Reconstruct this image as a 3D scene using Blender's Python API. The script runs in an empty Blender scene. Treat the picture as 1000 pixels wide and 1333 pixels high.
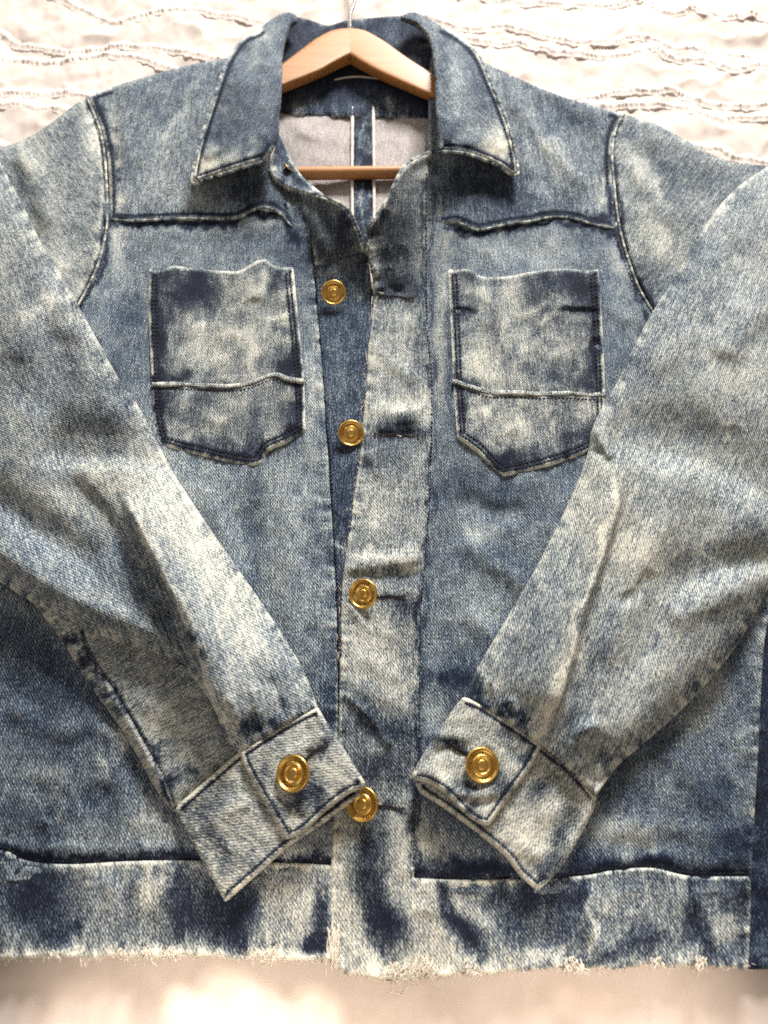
import bpy, math, random
import numpy as np
from mathutils import Vector, Matrix

random.seed(7)
rng = np.random.default_rng(7)
scene = bpy.context.scene
col = scene.collection
rad = math.radians

# ------------------------------------------------------------------ camera
TH, DIST, FPX = rad(25.0), 0.60, 963.0
cam_d = bpy.data.cameras.new('camera')
cam = bpy.data.objects.new('camera', cam_d); col.objects.link(cam)
CP = np.array([0.0, -DIST * math.sin(TH), DIST * math.cos(TH)])
cam.location = CP; cam.rotation_euler = (TH, 0, 0)
cam_d.sensor_fit = 'AUTO'; cam_d.sensor_width = 36.0
cam_d.lens = 36.0 * FPX / 1333.0
cam_d.clip_start = 0.02; cam_d.clip_end = 50
cam_d.dof.use_dof = True; cam_d.dof.focus_distance = 0.575; cam_d.dof.aperture_fstop = 5.0
scene.camera = cam

# ------------------------------------------------------------------ light
w = bpy.data.worlds.new('World'); scene.world = w; w.use_nodes = True
bg = w.node_tree.nodes['Background']
bg.inputs[0].default_value = (1.0, 0.84, 0.70, 1); bg.inputs[1].default_value = 0.24

def area(name, loc, target, size, sizey, power, color, spread=None):
    l = bpy.data.lights.new(name, 'AREA'); l.shape = 'RECTANGLE'
    l.size = size; l.size_y = sizey; l.energy = power; l.color = color
    if spread: l.spread = rad(spread)
    o = bpy.data.objects.new(name, l); col.objects.link(o); o.location = loc
    d = Vector(target) - Vector(loc); o.rotation_euler = d.to_track_quat('-Z', 'Y').to_euler()
    return o
area('window_light', (0.55, 2.45, 1.50), (0, 0.0, 0), 0.75, 0.6, 182, (1.0, 0.975, 0.94))
area('side_fill_light', (-1.5, 1.6, 1.9), (0, 0, 0), 0.9, 0.7, 10, (1.0, 0.985, 0.96))  # unseen fill lamp added at the upper left

area('foot_fill_light', (0.2, -1.7, 1.5), (0, -0.1, 0), 1.6, 1.2, 9, (1.0, 0.87, 0.74))  # unseen warm fill added at the foot to lift the shade
scene.view_settings.view_transform = 'Standard'; scene.view_settings.look = 'None'
scene.view_settings.exposure = 0.0; scene.view_settings.gamma = 1.0
scene.cycles.use_denoising = False
scene.cycles.max_bounces = 6

# ------------------------------------------------------------------ helpers
TX = np.array([0.0, math.sin(TH), -math.cos(TH)]); UX = np.array([0.0, math.cos(TH), math.sin(TH)])
def P(u, v, z):
    """point of the place at height z (m) seen at photo point (u, v)"""
    u = np.asarray(u, float); v = np.asarray(v, float); z = np.asarray(z, float)
    a = (u - 500.0) / FPX; b = -(v - 666.5) / FPX
    dy = TX[1] + b * UX[1]; dz = TX[2] + b * UX[2]
    t = (z - CP[2]) / dz
    return np.stack(np.broadcast_arrays(a * t, CP[1] + dy * t, z), -1)
def pxm(u, v, z=0.015):
    """metres per photo unit there"""
    b = -(v - 666.5) / FPX
    return float((z - CP[2]) / (TX[2] + b * UX[2]) / FPX)

_tab = rng.random((256, 256)).astype(np.float32) * 2 - 1
def vnoise(x, y, seed=0):
    x = np.asarray(x, np.float32) + seed * 17.31; y = np.asarray(y, np.float32) + seed * 9.77
    xi = np.floor(x).astype(int); yi = np.floor(y).astype(int)
    fx = x - xi; fy = y - yi
    fx = fx * fx * fx * (fx * (fx * 6 - 15) + 10); fy = fy * fy * fy * (fy * (fy * 6 - 15) + 10)
    a = _tab[xi & 255, yi & 255]; b = _tab[(xi + 1) & 255, yi & 255]
    c = _tab[xi & 255, (yi + 1) & 255]; d = _tab[(xi + 1) & 255, (yi + 1) & 255]
    return (a * (1 - fx) + b * fx) * (1 - fy) + (c * (1 - fx) + d * fx) * fy
def fbm(x, y, seed=0, octv=3):
    s = 0; a = 1.0; t = 0
    for k in range(octv):
        s = s + a * vnoise(x * 2 ** k, y * 2 ** k, seed + k * 3); t += a; a *= 0.5
    return s / t * 1.6

def smooth(pts, closed=True, seg=7.0):
    """Catmull-Rom through pts; a point with a third entry is a hard corner"""
    n = len(pts); out = []
    rng_ = range(n if closed else n - 1)
    for i in rng_:
        p1, p2 = pts[i], pts[(i + 1) % n]
        p0 = pts[(i - 1) % n] if (closed or i > 0) else p1
        p3 = pts[(i + 2) % n] if (closed or i + 2 < n) else p2
        c1, c2 = len(p1) > 2, len(p2) > 2
        a0, a1, a2, a3 = (np.array(q[:2], float) for q in (p0, p1, p2, p3))
        if c1: a0 = a1 - (a2 - a1)
        if c2: a3 = a2 + (a2 - a1)
        L = np.hypot(*(a2 - a1)); k = max(1, int(round(L / seg)))
        m1 = (a2 - a0) / 2; m2 = (a3 - a1) / 2
        for m in (m1, m2):
            q = np.hypot(*m)
            if q > L: m *= L / q
        for j in range(k):
            t = j / k
            out.append((2*t**3-3*t*t+1)*a1 + (t**3-2*t*t+t)*m1 + (-2*t**3+3*t*t)*a2 + (t**3-t*t)*m2)
    if not closed: out.append(np.array(pts[-1][:2], float))
    return np.array(out)

def poly_dist(U, V, poly, closed=True):
    """distance, arc length of the nearest point, signed side, nearest point"""
    sh = U.shape; u = U.ravel().astype(np.float32); v = V.ravel().astype(np.float32)
    A = poly.astype(np.float32); B = np.roll(A, -1, 0) if closed else A[1:]
    if not closed: A = A[:-1]
    seg = B - A; L = np.hypot(seg[:, 0], seg[:, 1]) + 1e-9
    S0 = np.concatenate([[0], np.cumsum(L)[:-1]])
    best = np.full(u.shape, 1e12, np.float32); bs = np.zeros_like(u); side = np.zeros_like(u)
    nu = np.zeros_like(u); nv = np.zeros_like(u); ins = np.zeros(u.shape, bool)
    for (a, b, g, l, s0) in zip(A, B, seg, L, S0):
        du = u - a[0]; dv = v - a[1]
        t = np.clip((du * g[0] + dv * g[1]) / (l * l), 0, 1)
        eu = du - t * g[0]; ev = dv - t * g[1]
        d = eu * eu + ev * ev
        m = d < best
        best = np.where(m, d, best); bs = np.where(m, s0 + t * l, bs)
        side = np.where(m, g[0] * dv - g[1] * du, side)
        nu = np.where(m, a[0] + t * g[0], nu); nv = np.where(m, a[1] + t * g[1], nv)
        if closed:
            c = (a[1] > v) != (b[1] > v)
            if g[1] != 0:
                ins ^= c & (u < g[0] * (v - a[1]) / g[1] + a[0])
    r = lambda q: q.reshape(sh)
    return r(np.sqrt(best)), r(bs), r(np.sign(side)), r(nu), r(nv), r(ins), float(L.sum())

def ridge(U, V, pts, w, amp, w2=None, ends=0.2):
    """a fold along pts; w on the left-hand side of travel, w2 on the right-hand side"""
    if abs(amp) >= 0.7 and ends > 0: amp = amp * 1.4
    pl = smooth(pts, False, 14)
    lo = pl.min(0) - 4 * max(w, w2 or 0); hi = pl.max(0) + 4 * max(w, w2 or 0)
    out = np.zeros(U.shape, np.float32)
    m = (U > lo[0]) & (U < hi[0]) & (V > lo[1]) & (V < hi[1])
    if not m.any(): return out
    d, s, sd, _, _, _, L = poly_dist(U[m], V[m], pl, False)
    ww = np.where(sd > 0, w2 if w2 else w, w)
    t = s / L
    tap = np.clip(np.minimum(t, 1 - t) / max(ends, 1e-3), 0, 1); tap = tap * tap * (3 - 2 * tap)
    if ends == 0: tap = 1
    out[m] = amp * np.exp(-(d / ww) ** 2) * tap
    return out
def blobs(U, V, lst):
    s = np.zeros(U.shape, np.float32)
    for (u, v, ru, rv, rot, a) in lst:
        c, sn = math.cos(rad(rot)), math.sin(rad(rot))
        x = ((U - u) * c + (V - v) * sn) / ru; y = (-(U - u) * sn + (V - v) * c) / rv
        s += 1.08 * a * np.exp(-(x * x + y * y) ** 1.15)
    return s
def sstep(x, a, b):
    t = np.clip((x - a) / (b - a), 0, 1); return t * t * (3 - 2 * t)

def link(o, parent=None):
    col.objects.link(o)
    if parent is not None: o.parent = parent
    return o
def mesh_from(name, verts, quads, mat, parent=None, smooth_=True, attrs=None, vecs=None):
    me = bpy.data.meshes.new(name)
    verts = np.asarray(verts, np.float32); quads = np.asarray(quads, np.int32)
    k = quads.shape[1]
    me.vertices.add(len(verts)); me.vertices.foreach_set('co', verts.ravel())
    me.loops.add(quads.size); me.loops.foreach_set('vertex_index', quads.ravel())
    me.polygons.add(len(quads))
    me.polygons.foreach_set('loop_start', np.arange(0, quads.size, k, dtype=np.int32))
    me.polygons.foreach_set('loop_total', np.full(len(quads), k, np.int32))
    me.polygons.foreach_set('use_smooth', np.full(len(quads), smooth_, bool))
    for nme, a in (attrs or {}).items():
        me.attributes.new(nme, 'FLOAT', 'POINT').data.foreach_set('value', np.asarray(a, np.float32).ravel())
    for nme, a in (vecs or {}).items():
        me.attributes.new(nme, 'FLOAT_VECTOR', 'POINT').data.foreach_set('vector', np.asarray(a, np.float32).ravel())
    me.materials.append(mat); me.update(calc_edges=True); me.validate()
    return link(bpy.data.objects.new(name, me), parent)
def empty(name, loc=(0, 0, 0)):
    o = bpy.data.objects.new(name, None); o.location = loc; o.empty_display_size = 0.02
    return link(o)

# ------------------------------------------------------------------ materials
class NT:
    def __init__(s, name):
        s.m = bpy.data.materials.new(name); s.m.use_nodes = True; s.t = s.m.node_tree
        s.b = s.t.nodes['Principled BSDF']
    def n(s, typ, **kw):
        nd = s.t.nodes.new(typ)
        for k, v in kw.items(): setattr(nd, k, v)
        return nd
    def l(s, a, b): s.t.links.new(a, b)
    def math(s, op, a, b=None, clamp=False):
        nd = s.n('ShaderNodeMath', operation=op); nd.use_clamp = clamp
        for i, q in enumerate((a, b)):
            if q is None: continue
            if isinstance(q, (int, float)): nd.inputs[i].default_value = q
            else: s.l(q, nd.inputs[i])
        return nd.outputs[0]
    def noise(s, vec, scale, detail=2, rough=0.5, mul=None, dist=0.0):
        if mul:
            mp = s.n('ShaderNodeVectorMath', operation='MULTIPLY'); s.l(vec, mp.inputs[0]); mp.inputs[1].default_value = mul
            vec = mp.outputs[0]
        nd = s.n('ShaderNodeTexNoise'); s.l(vec, nd.inputs['Vector'])
        nd.inputs['Scale'].default_value = scale; nd.inputs['Detail'].default_value = detail
        nd.inputs['Roughness'].default_value = rough; nd.inputs['Distortion'].default_value = dist
        return nd.outputs['Fac']
    def ramp(s, fac, stops, interp='LINEAR'):
        nd = s.n('ShaderNodeValToRGB'); s.l(fac, nd.inputs[0]); e = nd.color_ramp; e.interpolation = interp
        while len(e.elements) < len(stops): e.elements.new(0.5)
        for el, (p, c) in zip(e.elements, stops): el.position = p; el.color = (*c, 1)
        return nd.outputs[0]
    def mix(s, fac, a, b, typ='MIX'):
        nd = s.n('ShaderNodeMix', data_type='RGBA', blend_type=typ)
        for q, i in ((fac, 0), (a, 6), (b, 7)):
            if isinstance(q, (int, float)): nd.inputs[i].default_value = q
            elif isinstance(q, tuple): nd.inputs[i].default_value = (*q, 1)
            else: s.l(q, nd.inputs[i])
        return nd.outputs[2]

def denim_material(name, mode='face'):
    k = NT(name)
    fab = k.n('ShaderNodeAttribute', attribute_name='fab').outputs['Vector']
    wash = k.n('ShaderNodeAttribute', attribute_name='wash').outputs['Fac']
    tint = k.n('ShaderNodeAttribute', attribute_name='tint').outputs['Fac']
    mott = k.noise(fab, 1.0, 3, 0.7, (1.35, 0.48, 1))
    mott2 = k.noise(fab, 1.0, 2, 0.5, (0.30, 0.17, 1))
    streak = k.noise(fab, 1.0, 2, 0.6, (1.1, 0.07, 1))
    # twill lines: diagonal ribs about 1.5 mm apart
    sx = k.n('ShaderNodeSeparateXYZ'); k.l(fab, sx.inputs[0])
    wob = k.noise(fab, 0.5, 2, 0.5)
    ph = k.math('ADD', k.math('MULTIPLY', sx.outputs[0], 2.75), k.math('MULTIPLY', sx.outputs[1], 2.0))
    ph = k.math('ADD', ph, k.math('MULTIPLY', wob, 7.0))
    tw = k.math('SINE', ph)
    val = k.math('ADD', wash, k.math('MULTIPLY', k.math('SUBTRACT', mott, 0.5), 1.45))
    val = k.math('ADD', val, k.math('MULTIPLY', k.math('SUBTRACT', mott2, 0.5), 0.12))
    val = k.math('ADD', val, k.math('MULTIPLY', k.math('SUBTRACT', streak, 0.5), 0.62))
    val = k.math('ADD', val, k.math('MULTIPLY', tw, 0.10), clamp=True)
    val = k.math('ADD', k.math('MULTIPLY', k.math('SUBTRACT', val, 0.5), 1.24), 0.475, clamp=True)
    if mode == 'face':
        c = k.ramp(val, [(0.0, (0.006, 0.009, 0.022)), (0.22, (0.019, 0.030, 0.060)), (0.45, (0.078, 0.108, 0.146)),
                         (0.70, (0.285, 0.328, 0.345)), (1.0, (0.700, 0.690, 0.600))])
        warm = k.ramp(val, [(0.0, (0.008, 0.010, 0.018)), (0.22, (0.030, 0.036, 0.048)), (0.45, (0.120, 0.132, 0.130)),
                            (0.70, (0.345, 0.345, 0.300)), (1.0, (0.720, 0.675, 0.540))])
        c = k.mix(tint, c, warm)
    else:
        c = k.ramp(val, [(0.0, (0.12, 0.11, 0.115)), (0.5, (0.36, 0.325, 0.315)), (1.0, (0.62, 0.575, 0.54))])
    k.l(c, k.b.inputs['Base Color'])
    k.b.inputs['Roughness'].default_value = 0.92
    k.b.inputs['Specular IOR Level'].default_value = 0.18
    k.b.inputs['Sheen Weight'].default_value = 0.05
    h = k.math('ADD', k.math('MULTIPLY', tw, 0.35), k.math('MULTIPLY', mott, 1.3))
    bp = k.n('ShaderNodeBump'); bp.inputs['Strength'].default_value = 0.5; bp.inputs['Distance'].default_value = 0.00045
    k.l(h, bp.inputs['Height']); k.l(bp.outputs[0], k.b.inputs['Normal'])
    return k.m

DENIM = denim_material('acid_washed_denim')
REVERSE = denim_material('denim_reverse_side', 'reverse')

def thread_material(name, c1, c2, rough=0.85):
    k = NT(name)
    tc = k.n('ShaderNodeTexCoord').outputs['Object']
    n = k.noise(tc, 900, 2)
    k.l(k.ramp(n, [(0.3, c1), (0.7, c2)]), k.b.inputs['Base Color'])
    k.b.inputs['Roughness'].default_value = rough; k.b.inputs['Specular IOR Level'].default_value = 0.2
    return k.m
NAVY_THREAD = thread_material('dark_navy_thread', (0.006, 0.007, 0.014), (0.03, 0.032, 0.05))
CREAM_THREAD = thread_material('cream_raw_thread', (0.56, 0.50, 0.42), (0.76, 0.70, 0.61))
BROWN_THREAD = thread_material('dark_brown_thread', (0.016, 0.014, 0.018), (0.10, 0.085, 0.082))
SELVEDGE = thread_material('white_selvedge_tape', (0.60, 0.53, 0.46), (0.80, 0.74, 0.66))

def brass_material():
    k = NT('brushed_brass')
    tc = k.n('ShaderNodeTexCoord').outputs['Object']
    n = k.noise(tc, 260, 4, 0.6)
    k.l(k.ramp(n, [(0.25, (0.50, 0.28, 0.06)), (0.5, (0.76, 0.48, 0.13)), (0.8, (0.86, 0.60, 0.21))]), k.b.inputs['Base Color'])
    k.b.inputs['Metallic'].default_value = 1.0
    k.l(k.ramp(n, [(0.2, (0.42,) * 3), (0.8, (0.24,) * 3)]), k.b.inputs['Roughness'])
    return k.m
BRASS = brass_material()
def dark_brass():
    k = NT('tarnished_brass')
    k.b.inputs['Base Color'].default_value = (0.33, 0.16, 0.03, 1); k.b.inputs['Metallic'].default_value = 1
    k.b.inputs['Roughness'].default_value = 0.45
    return k.m
TARNISH = dark_brass()

def wood_material():
    k = NT('varnished_pale_wood')
    tc = k.n('ShaderNodeTexCoord').outputs['Object']
    g = k.noise(tc, 1.0, 5, 0.6, (26, 260, 260), 0.6)
    g2 = k.noise(tc, 1.0, 2, 0.5, (9, 40, 40))
    v = k.math('ADD', k.math('MULTIPLY', g, 0.6), k.math('MULTIPLY', g2, 0.4))
    k.l(k.ramp(v, [(0.25, (0.30, 0.115, 0.025)), (0.5, (0.43, 0.19, 0.055)), (0.75, (0.52, 0.245, 0.08))]), k.b.inputs['Base Color'])
    k.b.inputs['Roughness'].default_value = 0.5; k.b.inputs['Coat Weight'].default_value = 0.10; k.b.inputs['Coat Roughness'].default_value = 0.2
    return k.m
WOOD = wood_material()
def steel_material():
    k = NT('polished_steel'); k.b.inputs['Base Color'].default_value = (0.62, 0.61, 0.60, 1)
    k.b.inputs['Metallic'].default_value = 1; k.b.inputs['Roughness'].default_value = 0.18
    return k.m
STEEL = steel_material()
def cotton_material(name, rope=False):
    k = NT(name)
    tc = k.n('ShaderNodeTexCoord').outputs['Object']
    n = k.noise(tc, 38, 4, 0.6)
    k.l(k.ramp(n, [(0.3, (0.66, 0.575, 0.52) if rope else (0.56, 0.475, 0.42)), (0.7, (0.73, 0.645, 0.59) if rope else (0.62, 0.535, 0.48))]), k.b.inputs['Base Color'])
    k.b.inputs['Roughness'].default_value = 0.8; k.b.inputs['Specular IOR Level'].default_value = 0.25
    k.b.inputs['Sheen Weight'].default_value = 0.1
    a = k.noise(tc, 1.0, 3, 0.6, (420, 160, 300)) if rope else k.noise(tc, 1.0, 4, 0.62, (95, 60, 90), 0.8)
    f = k.noise(tc, 1600, 2)
    h = k.math('ADD', a, k.math('MULTIPLY', f, 0.03))
    bp = k.n('ShaderNodeBump'); bp.inputs['Strength'].default_value = 0.45 if rope else 0.35
    bp.inputs['Distance'].default_value = 0.0006 if rope else 0.0009
    k.l(h, bp.inputs['Height']); k.l(bp.outputs[0], k.b.inputs['Normal'])
    return k.m
COTTON = cotton_material('crinkled_white_cotton')
ROPE = cotton_material('gathered_white_cotton', True)

# ------------------------------------------------------------------ things
jacket = empty('denim_jacket', (0, 0, 0.0))
jacket['label'] = 'acid washed blue denim jacket with brass buttons and frayed hem lying on the white bedspread'
jacket['category'] = 'jacket'
hanger = empty('clothes_hanger', tuple(P(455, 80, 0.02)))
hanger['label'] = 'pale wooden clothes hanger with steel hook and round bar inside the neck of the jacket'
hanger['category'] = 'hanger'

PANELS = {}
class Panel:
    def zat(s, u, v):
        x = np.clip((np.asarray(u, float) - s.u0) / s.step, 0, s.Z.shape[1] - 1.001)
        y = np.clip((np.asarray(v, float) - s.v0) / s.step, 0, s.Z.shape[0] - 1.001)
        i = x.astype(int); j = y.astype(int); fx = x - i; fy = y - j
        Z = s.Z
        return (Z[j, i] * (1 - fx) + Z[j, i + 1] * fx) * (1 - fy) + (Z[j + 1, i] * (1 - fx) + Z[j + 1, i + 1] * fx) * fy

def panel(key, name, outline, zf, wash, tint=0.3, parent=jacket, ang=0.0, step=2.0, r=4.0, drop=1.6, skirt=2.5,
          wear=0.35, wearw=3.0, groove=None, gdepth=0.5, gdark=0.35, pucker=0.35, plen=9.0, preach=11.0, roll=0.0,
          seed=1, mat=None, edge_on=None, fine=1.0, washfine=1.0, warp=7.0, fray=0.0):
    """one piece of cloth: an outline in the plane, a height in mm and a wash (0 indigo .. 1 bleached)"""
    pl = smooth(outline)
    if fray:
        s_ = np.arange(len(pl)); msk = (edge_on_hem(pl) if callable(edge_on_hem) else 1)
        pl = pl + np.stack([0 * s_, msk * fray * fbm(s_ * 0.9, s_ * 0 + seed, seed, 2)], 1)
    lo = pl.min(0) - 2 * step; hi = pl.max(0) + 2 * step
    us = np.arange(lo[0], hi[0] + step, step); vs = np.arange(lo[1], hi[1] + step, step)
    U, V = np.meshgrid(us, vs)
    d, s, _, nu, nv, ins, L = poly_dist(U, V, pl)
    cu = (U[:-1, :-1] + U[1:, 1:]) / 2; cv = (V[:-1, :-1] + V[1:, 1:]) / 2
    vi = ins.astype(int)
    keep = (vi[:-1, :-1] + vi[1:, :-1] + vi[:-1, 1:] + vi[1:, 1:]) >= 3
    cnt = np.zeros(U.shape, int)
    for a in (slice(None, -1), slice(1, None)):
        for b in (slice(None, -1), slice(1, None)):
            cnt[a, b] += keep
    used = cnt > 0; bnd = used & (cnt < 4)
    U = np.where(bnd, nu, U); V = np.where(bnd, nv, V)
    d = np.where(bnd, 0, np.where(ins, d, 0)).astype(np.float32)
    em = np.ones_like(d) if edge_on is None else edge_on(nu, nv).astype(np.float32)   # where the edge is a finished, free edge
    Z = zf(U, V).astype(np.float32)
    # crumple of the cloth
    wr = fbm(U / 34, V / 42, seed + 11, 3); wf = fbm(U / 9.5, V / 12, seed + 21, 2)
    rid = 1 - np.abs(fbm(U / 26, V / 30, seed + 31, 2)) * 2
    Z = Z + fine * (0.80 * wr + 0.09 * wf + 0.40 * rid)
    t = np.clip(d / r, 0, 1)
    Z = Z - drop * (1 - np.sqrt(np.clip(1 - (1 - t) ** 2, 0, 1)))
    pk = fbm(s / plen, d / 40, seed + 41, 2) * np.exp(-(d / preach) ** 1.3) * em
    Z = Z + pucker * pk * 1.4
    if roll: Z = Z + roll * np.exp(-((d - r * 0.8) / (r * 0.7)) ** 2) * em
    # wash: domain-warped blotches + abrasion on ridges and free edges
    wu = U + warp * fbm(U / 24, V / 34, seed + 51, 2) + 2.0 * fbm(U / 5, V / 8, seed + 55, 2); wv = V + warp * fbm(U / 24, V / 34, seed + 61, 2) + 4.0 * fbm(U / 4, V / 9, seed + 65, 2)
    Wv = wash(wu, wv) if callable(wash) else np.full(U.shape, wash, np.float32)
    Wv = Wv + washfine * (0.025 * wr + 0.035 * rid + 0.02 * wf + 0.035 * fbm(U / 60, V / 75, seed + 71, 2))
    Wv = Wv + 0.22 * pk * (pucker > 0)
    rag = d + 0.9 * fbm(s / 5.0, d / 5, seed + 81, 2)
    Wv = Wv + em * wear * np.exp(-(np.clip(rag, 0, None) / wearw) ** 2)
    if groove:
        for gx in groove:
            gg = np.exp(-((d - gx) / 2.0) ** 2) * em
            Z = Z - gdepth * gg; Wv = Wv - gdark * gg
    Tv = tint(wu, wv) if callable(tint) else np.full(U.shape, tint, np.float32)
    Tv = np.clip(Tv + 0.12 * fbm(U / 40, V / 50, seed + 91, 3), 0, 1)
    F0 = P(U, V, 0.012)
    c, sn = math.cos(rad(ang)), math.sin(rad(ang))
    fx = (F0[..., 0] * c + F0[..., 1] * sn) * 1000; fy = (-F0[..., 0] * sn + F0[..., 1] * c) * 1000
    fab = np.stack([fx + seed * 37.0, fy + seed * 53.0, 0 * fx + seed * 3.1], -1)
    idx = -np.ones(U.shape, int); idx[used] = np.arange(used.sum())
    X = P(U, V, Z / 1000.0)
    verts = X[used]; att = Wv[used]; tt = Tv[used]; fb = fab[used]
    q = np.stack([idx[1:, :-1], idx[1:, 1:], idx[:-1, 1:], idx[:-1, :-1]], -1)[keep]
    # skirt: the turned-down edge of the cloth
    e = np.concatenate([q[:, [0, 1]], q[:, [1, 2]], q[:, [2, 3]], q[:, [3, 0]]])
    key_ = np.sort(e, 1); kk = key_[:, 0].astype(np.int64) * len(verts) + key_[:, 1]
    _, inv, c_ = np.unique(kk, return_inverse=True, return_counts=True)
    be = e[c_[inv] == 1]
    bv = np.unique(be); n0 = len(verts)
    mp = -np.ones(n0, int); mp[bv] = n0 + np.arange(len(bv))
    low = verts[bv].copy(); low[:, 2] -= skirt / 1000.0
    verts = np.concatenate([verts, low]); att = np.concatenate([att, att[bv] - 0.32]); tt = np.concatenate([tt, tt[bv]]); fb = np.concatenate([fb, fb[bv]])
    sk = np.stack([be[:, 1], be[:, 0], mp[be[:, 0]], mp[be[:, 1]]], -1)
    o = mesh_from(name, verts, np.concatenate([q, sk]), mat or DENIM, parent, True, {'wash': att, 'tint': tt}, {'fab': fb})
    p = Panel(); p.o = o; p.u0 = us[0]; p.v0 = vs[0]; p.step = step; p.Z = np.where(used, Z, np.nan)
    # fill outside with nearest-ish value
    m = np.nanmean(p.Z); p.Z = np.where(np.isnan(p.Z), zf(np.where(ins, U, nu), np.where(ins, V, nv)), p.Z)
    p.pl = pl; PANELS[key] = p
    return p
def edge_on_hem(pl): return (pl[:, 1] > 1215).astype(float)

def tube_mesh(paths, radii, n=6):
    """list of (k,3) paths -> one mesh of closed tubes"""
    VV = []; QQ = []; off = 0
    for pth, rd in zip(paths, radii):
        pth = np.asarray(pth, float); k = len(pth)
        tn = np.gradient(pth, axis=0); tn /= np.linalg.norm(tn, axis=1, keepdims=True) + 1e-12
        ref = np.array([0, 0, 1.0]) if abs(tn[:, 2]).mean() < 0.8 else np.array([1.0, 0, 0])
        a = np.cross(tn, ref); a /= np.linalg.norm(a, axis=1, keepdims=True) + 1e-12
        b = np.cross(a, tn)
        rr = np.broadcast_to(np.asarray(rd, float), (k,))
        an = np.arange(n) * 2 * math.pi / n
        ring = pth[:, None] + rr[:, None, None] * (np.cos(an)[None, :, None] * a[:, None] + np.sin(an)[None, :, None] * b[:, None])
        VV.append(ring.reshape(-1, 3))
        i = np.arange(k - 1)[:, None] * n; j = np.arange(n)[None]; j2 = (j + 1) % n
        QQ.append(np.stack([i + n + j, i + n + j2, i + j2, i + j], -1).reshape(-1, 4) + off)
        off += k * n
    return np.concatenate(VV), np.concatenate(QQ)

def resample(pl, pitch):
    L = np.concatenate([[0], np.cumsum(np.hypot(*np.diff(pl, axis=0).T))])
    s = np.arange(0, L[-1], pitch)
    return np.stack([np.interp(s, L, pl[:, 0]), np.interp(s, L, pl[:, 1])], 1)

def stitches(pts, pan, parent=None, pitch=5.4, frac=0.72, rpx=0.95, lift=0.12, mat=None, name='stitching', jit=0.35, raw=False):
    """a row of short thread stitches lying on a panel"""
    pl = np.asarray(pts, float) if raw else smooth(pts, False, 4)
    pt = resample(pl, pitch * 0.25)
    paths = []; rd = []
    i = 0
    while i + 4 < len(pt):
        a = pt[i:i + 4].copy()
        a = a[0] + (a - a[0]) * frac / 0.75 + rng.normal(0, jit * 0.4, 2)
        z = pan.zat(a[:, 0], a[:, 1]) + lift
        z[0] -= 0.35; z[-1] -= 0.35
        paths.append(P(a[:, 0], a[:, 1], z / 1000)); m = pxm(a[0, 0], a[0, 1])
        rd.append(rpx * m * np.array([0.55, 1, 1, 0.55]) * rng.uniform(0.8, 1.2))
        i += 4
    v, q = tube_mesh(paths, rd, 6)
    o = mesh_from(name, v, q, mat or NAVY_THREAD, parent or pan.o)
    o['kind'] = 'stuff'
    return o
def inset(pan, dist, cond):
    """the stretch of a panel's outline where cond(u,v) holds, moved inwards"""
    pl = pan.pl; t = np.roll(pl, -1, 0) - np.roll(pl, 1, 0); t /= np.hypot(*t.T)[:, None] + 1e-9
    area2 = np.sum(pl[:, 0] * np.roll(pl[:, 1], -1) - np.roll(pl[:, 0], -1) * pl[:, 1])
    nrm = np.stack([-t[:, 1], t[:, 0]], 1) * (1 if area2 > 0 else -1)
    q = pl + nrm * dist
    m = np.array([cond(*p) for p in pl])
    runs = []; n = len(pl); st = [i for i in range(n) if m[i] and not m[i - 1]] or ([0] if m.all() else [])
    for i in st:
        r_ = []; j = i
        while m[j % n] and len(r_) < n: r_.append(q[j % n]); j += 1
        if len(r_) > 3: runs.append(np.array(r_))
    return runs

# ------------------------------------------------------------------ bedspread
bed = empty('bedspread', (0, 0, 0))
bed['label'] = 'white cotton bedspread with wavy gathered ruffle rows under the denim jacket'
bed['category'] = 'bedspread'
EDGE_Y = float(P(500, 1236, 0)[1])
def bed_pos(x, y):
    """flat top of the bed rolling over its foot"""
    R = 0.05; SL = rad(9)
    s = np.clip(EDGE_Y - y, 0, None)
    arc = R * SL; a = np.clip(s / R, 0, SL)
    rest = np.clip(s - arc, 0, None)
    yy = np.where(s > 0, EDGE_Y - R * np.sin(a) - rest * math.cos(SL), y)
    zz = -R * (1 - np.cos(a)) - rest * math.sin(SL)
    return yy, zz
def bed_h(x, y):
    g = np.abs(fbm(x * 30, y * 13, 3, 3)); g2 = np.abs(fbm(x * 70 + y * 30, y * 45, 5, 2))
    g3 = np.abs(fbm(x * 26 - y * 22, y * 18 + x * 14, 8, 2))
    return 0.0030 * fbm(x * 9, y * 11, 1, 2) + 0.0032 * (1 - g) + 0.0004 * (1 - g2) + 0.0034 * (1 - g3) - 0.0070
xs = np.arange(-0.75, 0.7501, 0.0024); ys = np.arange(EDGE_Y - 0.40, 0.95, 0.0024)
X, Y = np.meshgrid(xs, ys)
YY, ZZ = bed_pos(X, Y)
calm = 0.25 + 0.75 * sstep(Y, EDGE_Y - 0.01, EDGE_Y + 0.05)
vb = np.stack([X, YY, ZZ + bed_h(X, Y) * calm], -1)
ii = np.arange(X.size).reshape(X.shape)
qb = np.stack([ii[:-1, :-1], ii[:-1, 1:], ii[1:, 1:], ii[1:, :-1]], -1).reshape(-1, 4)
mesh_from('coverlet', vb.reshape(-1, 3), qb, COTTON, bed)

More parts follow.
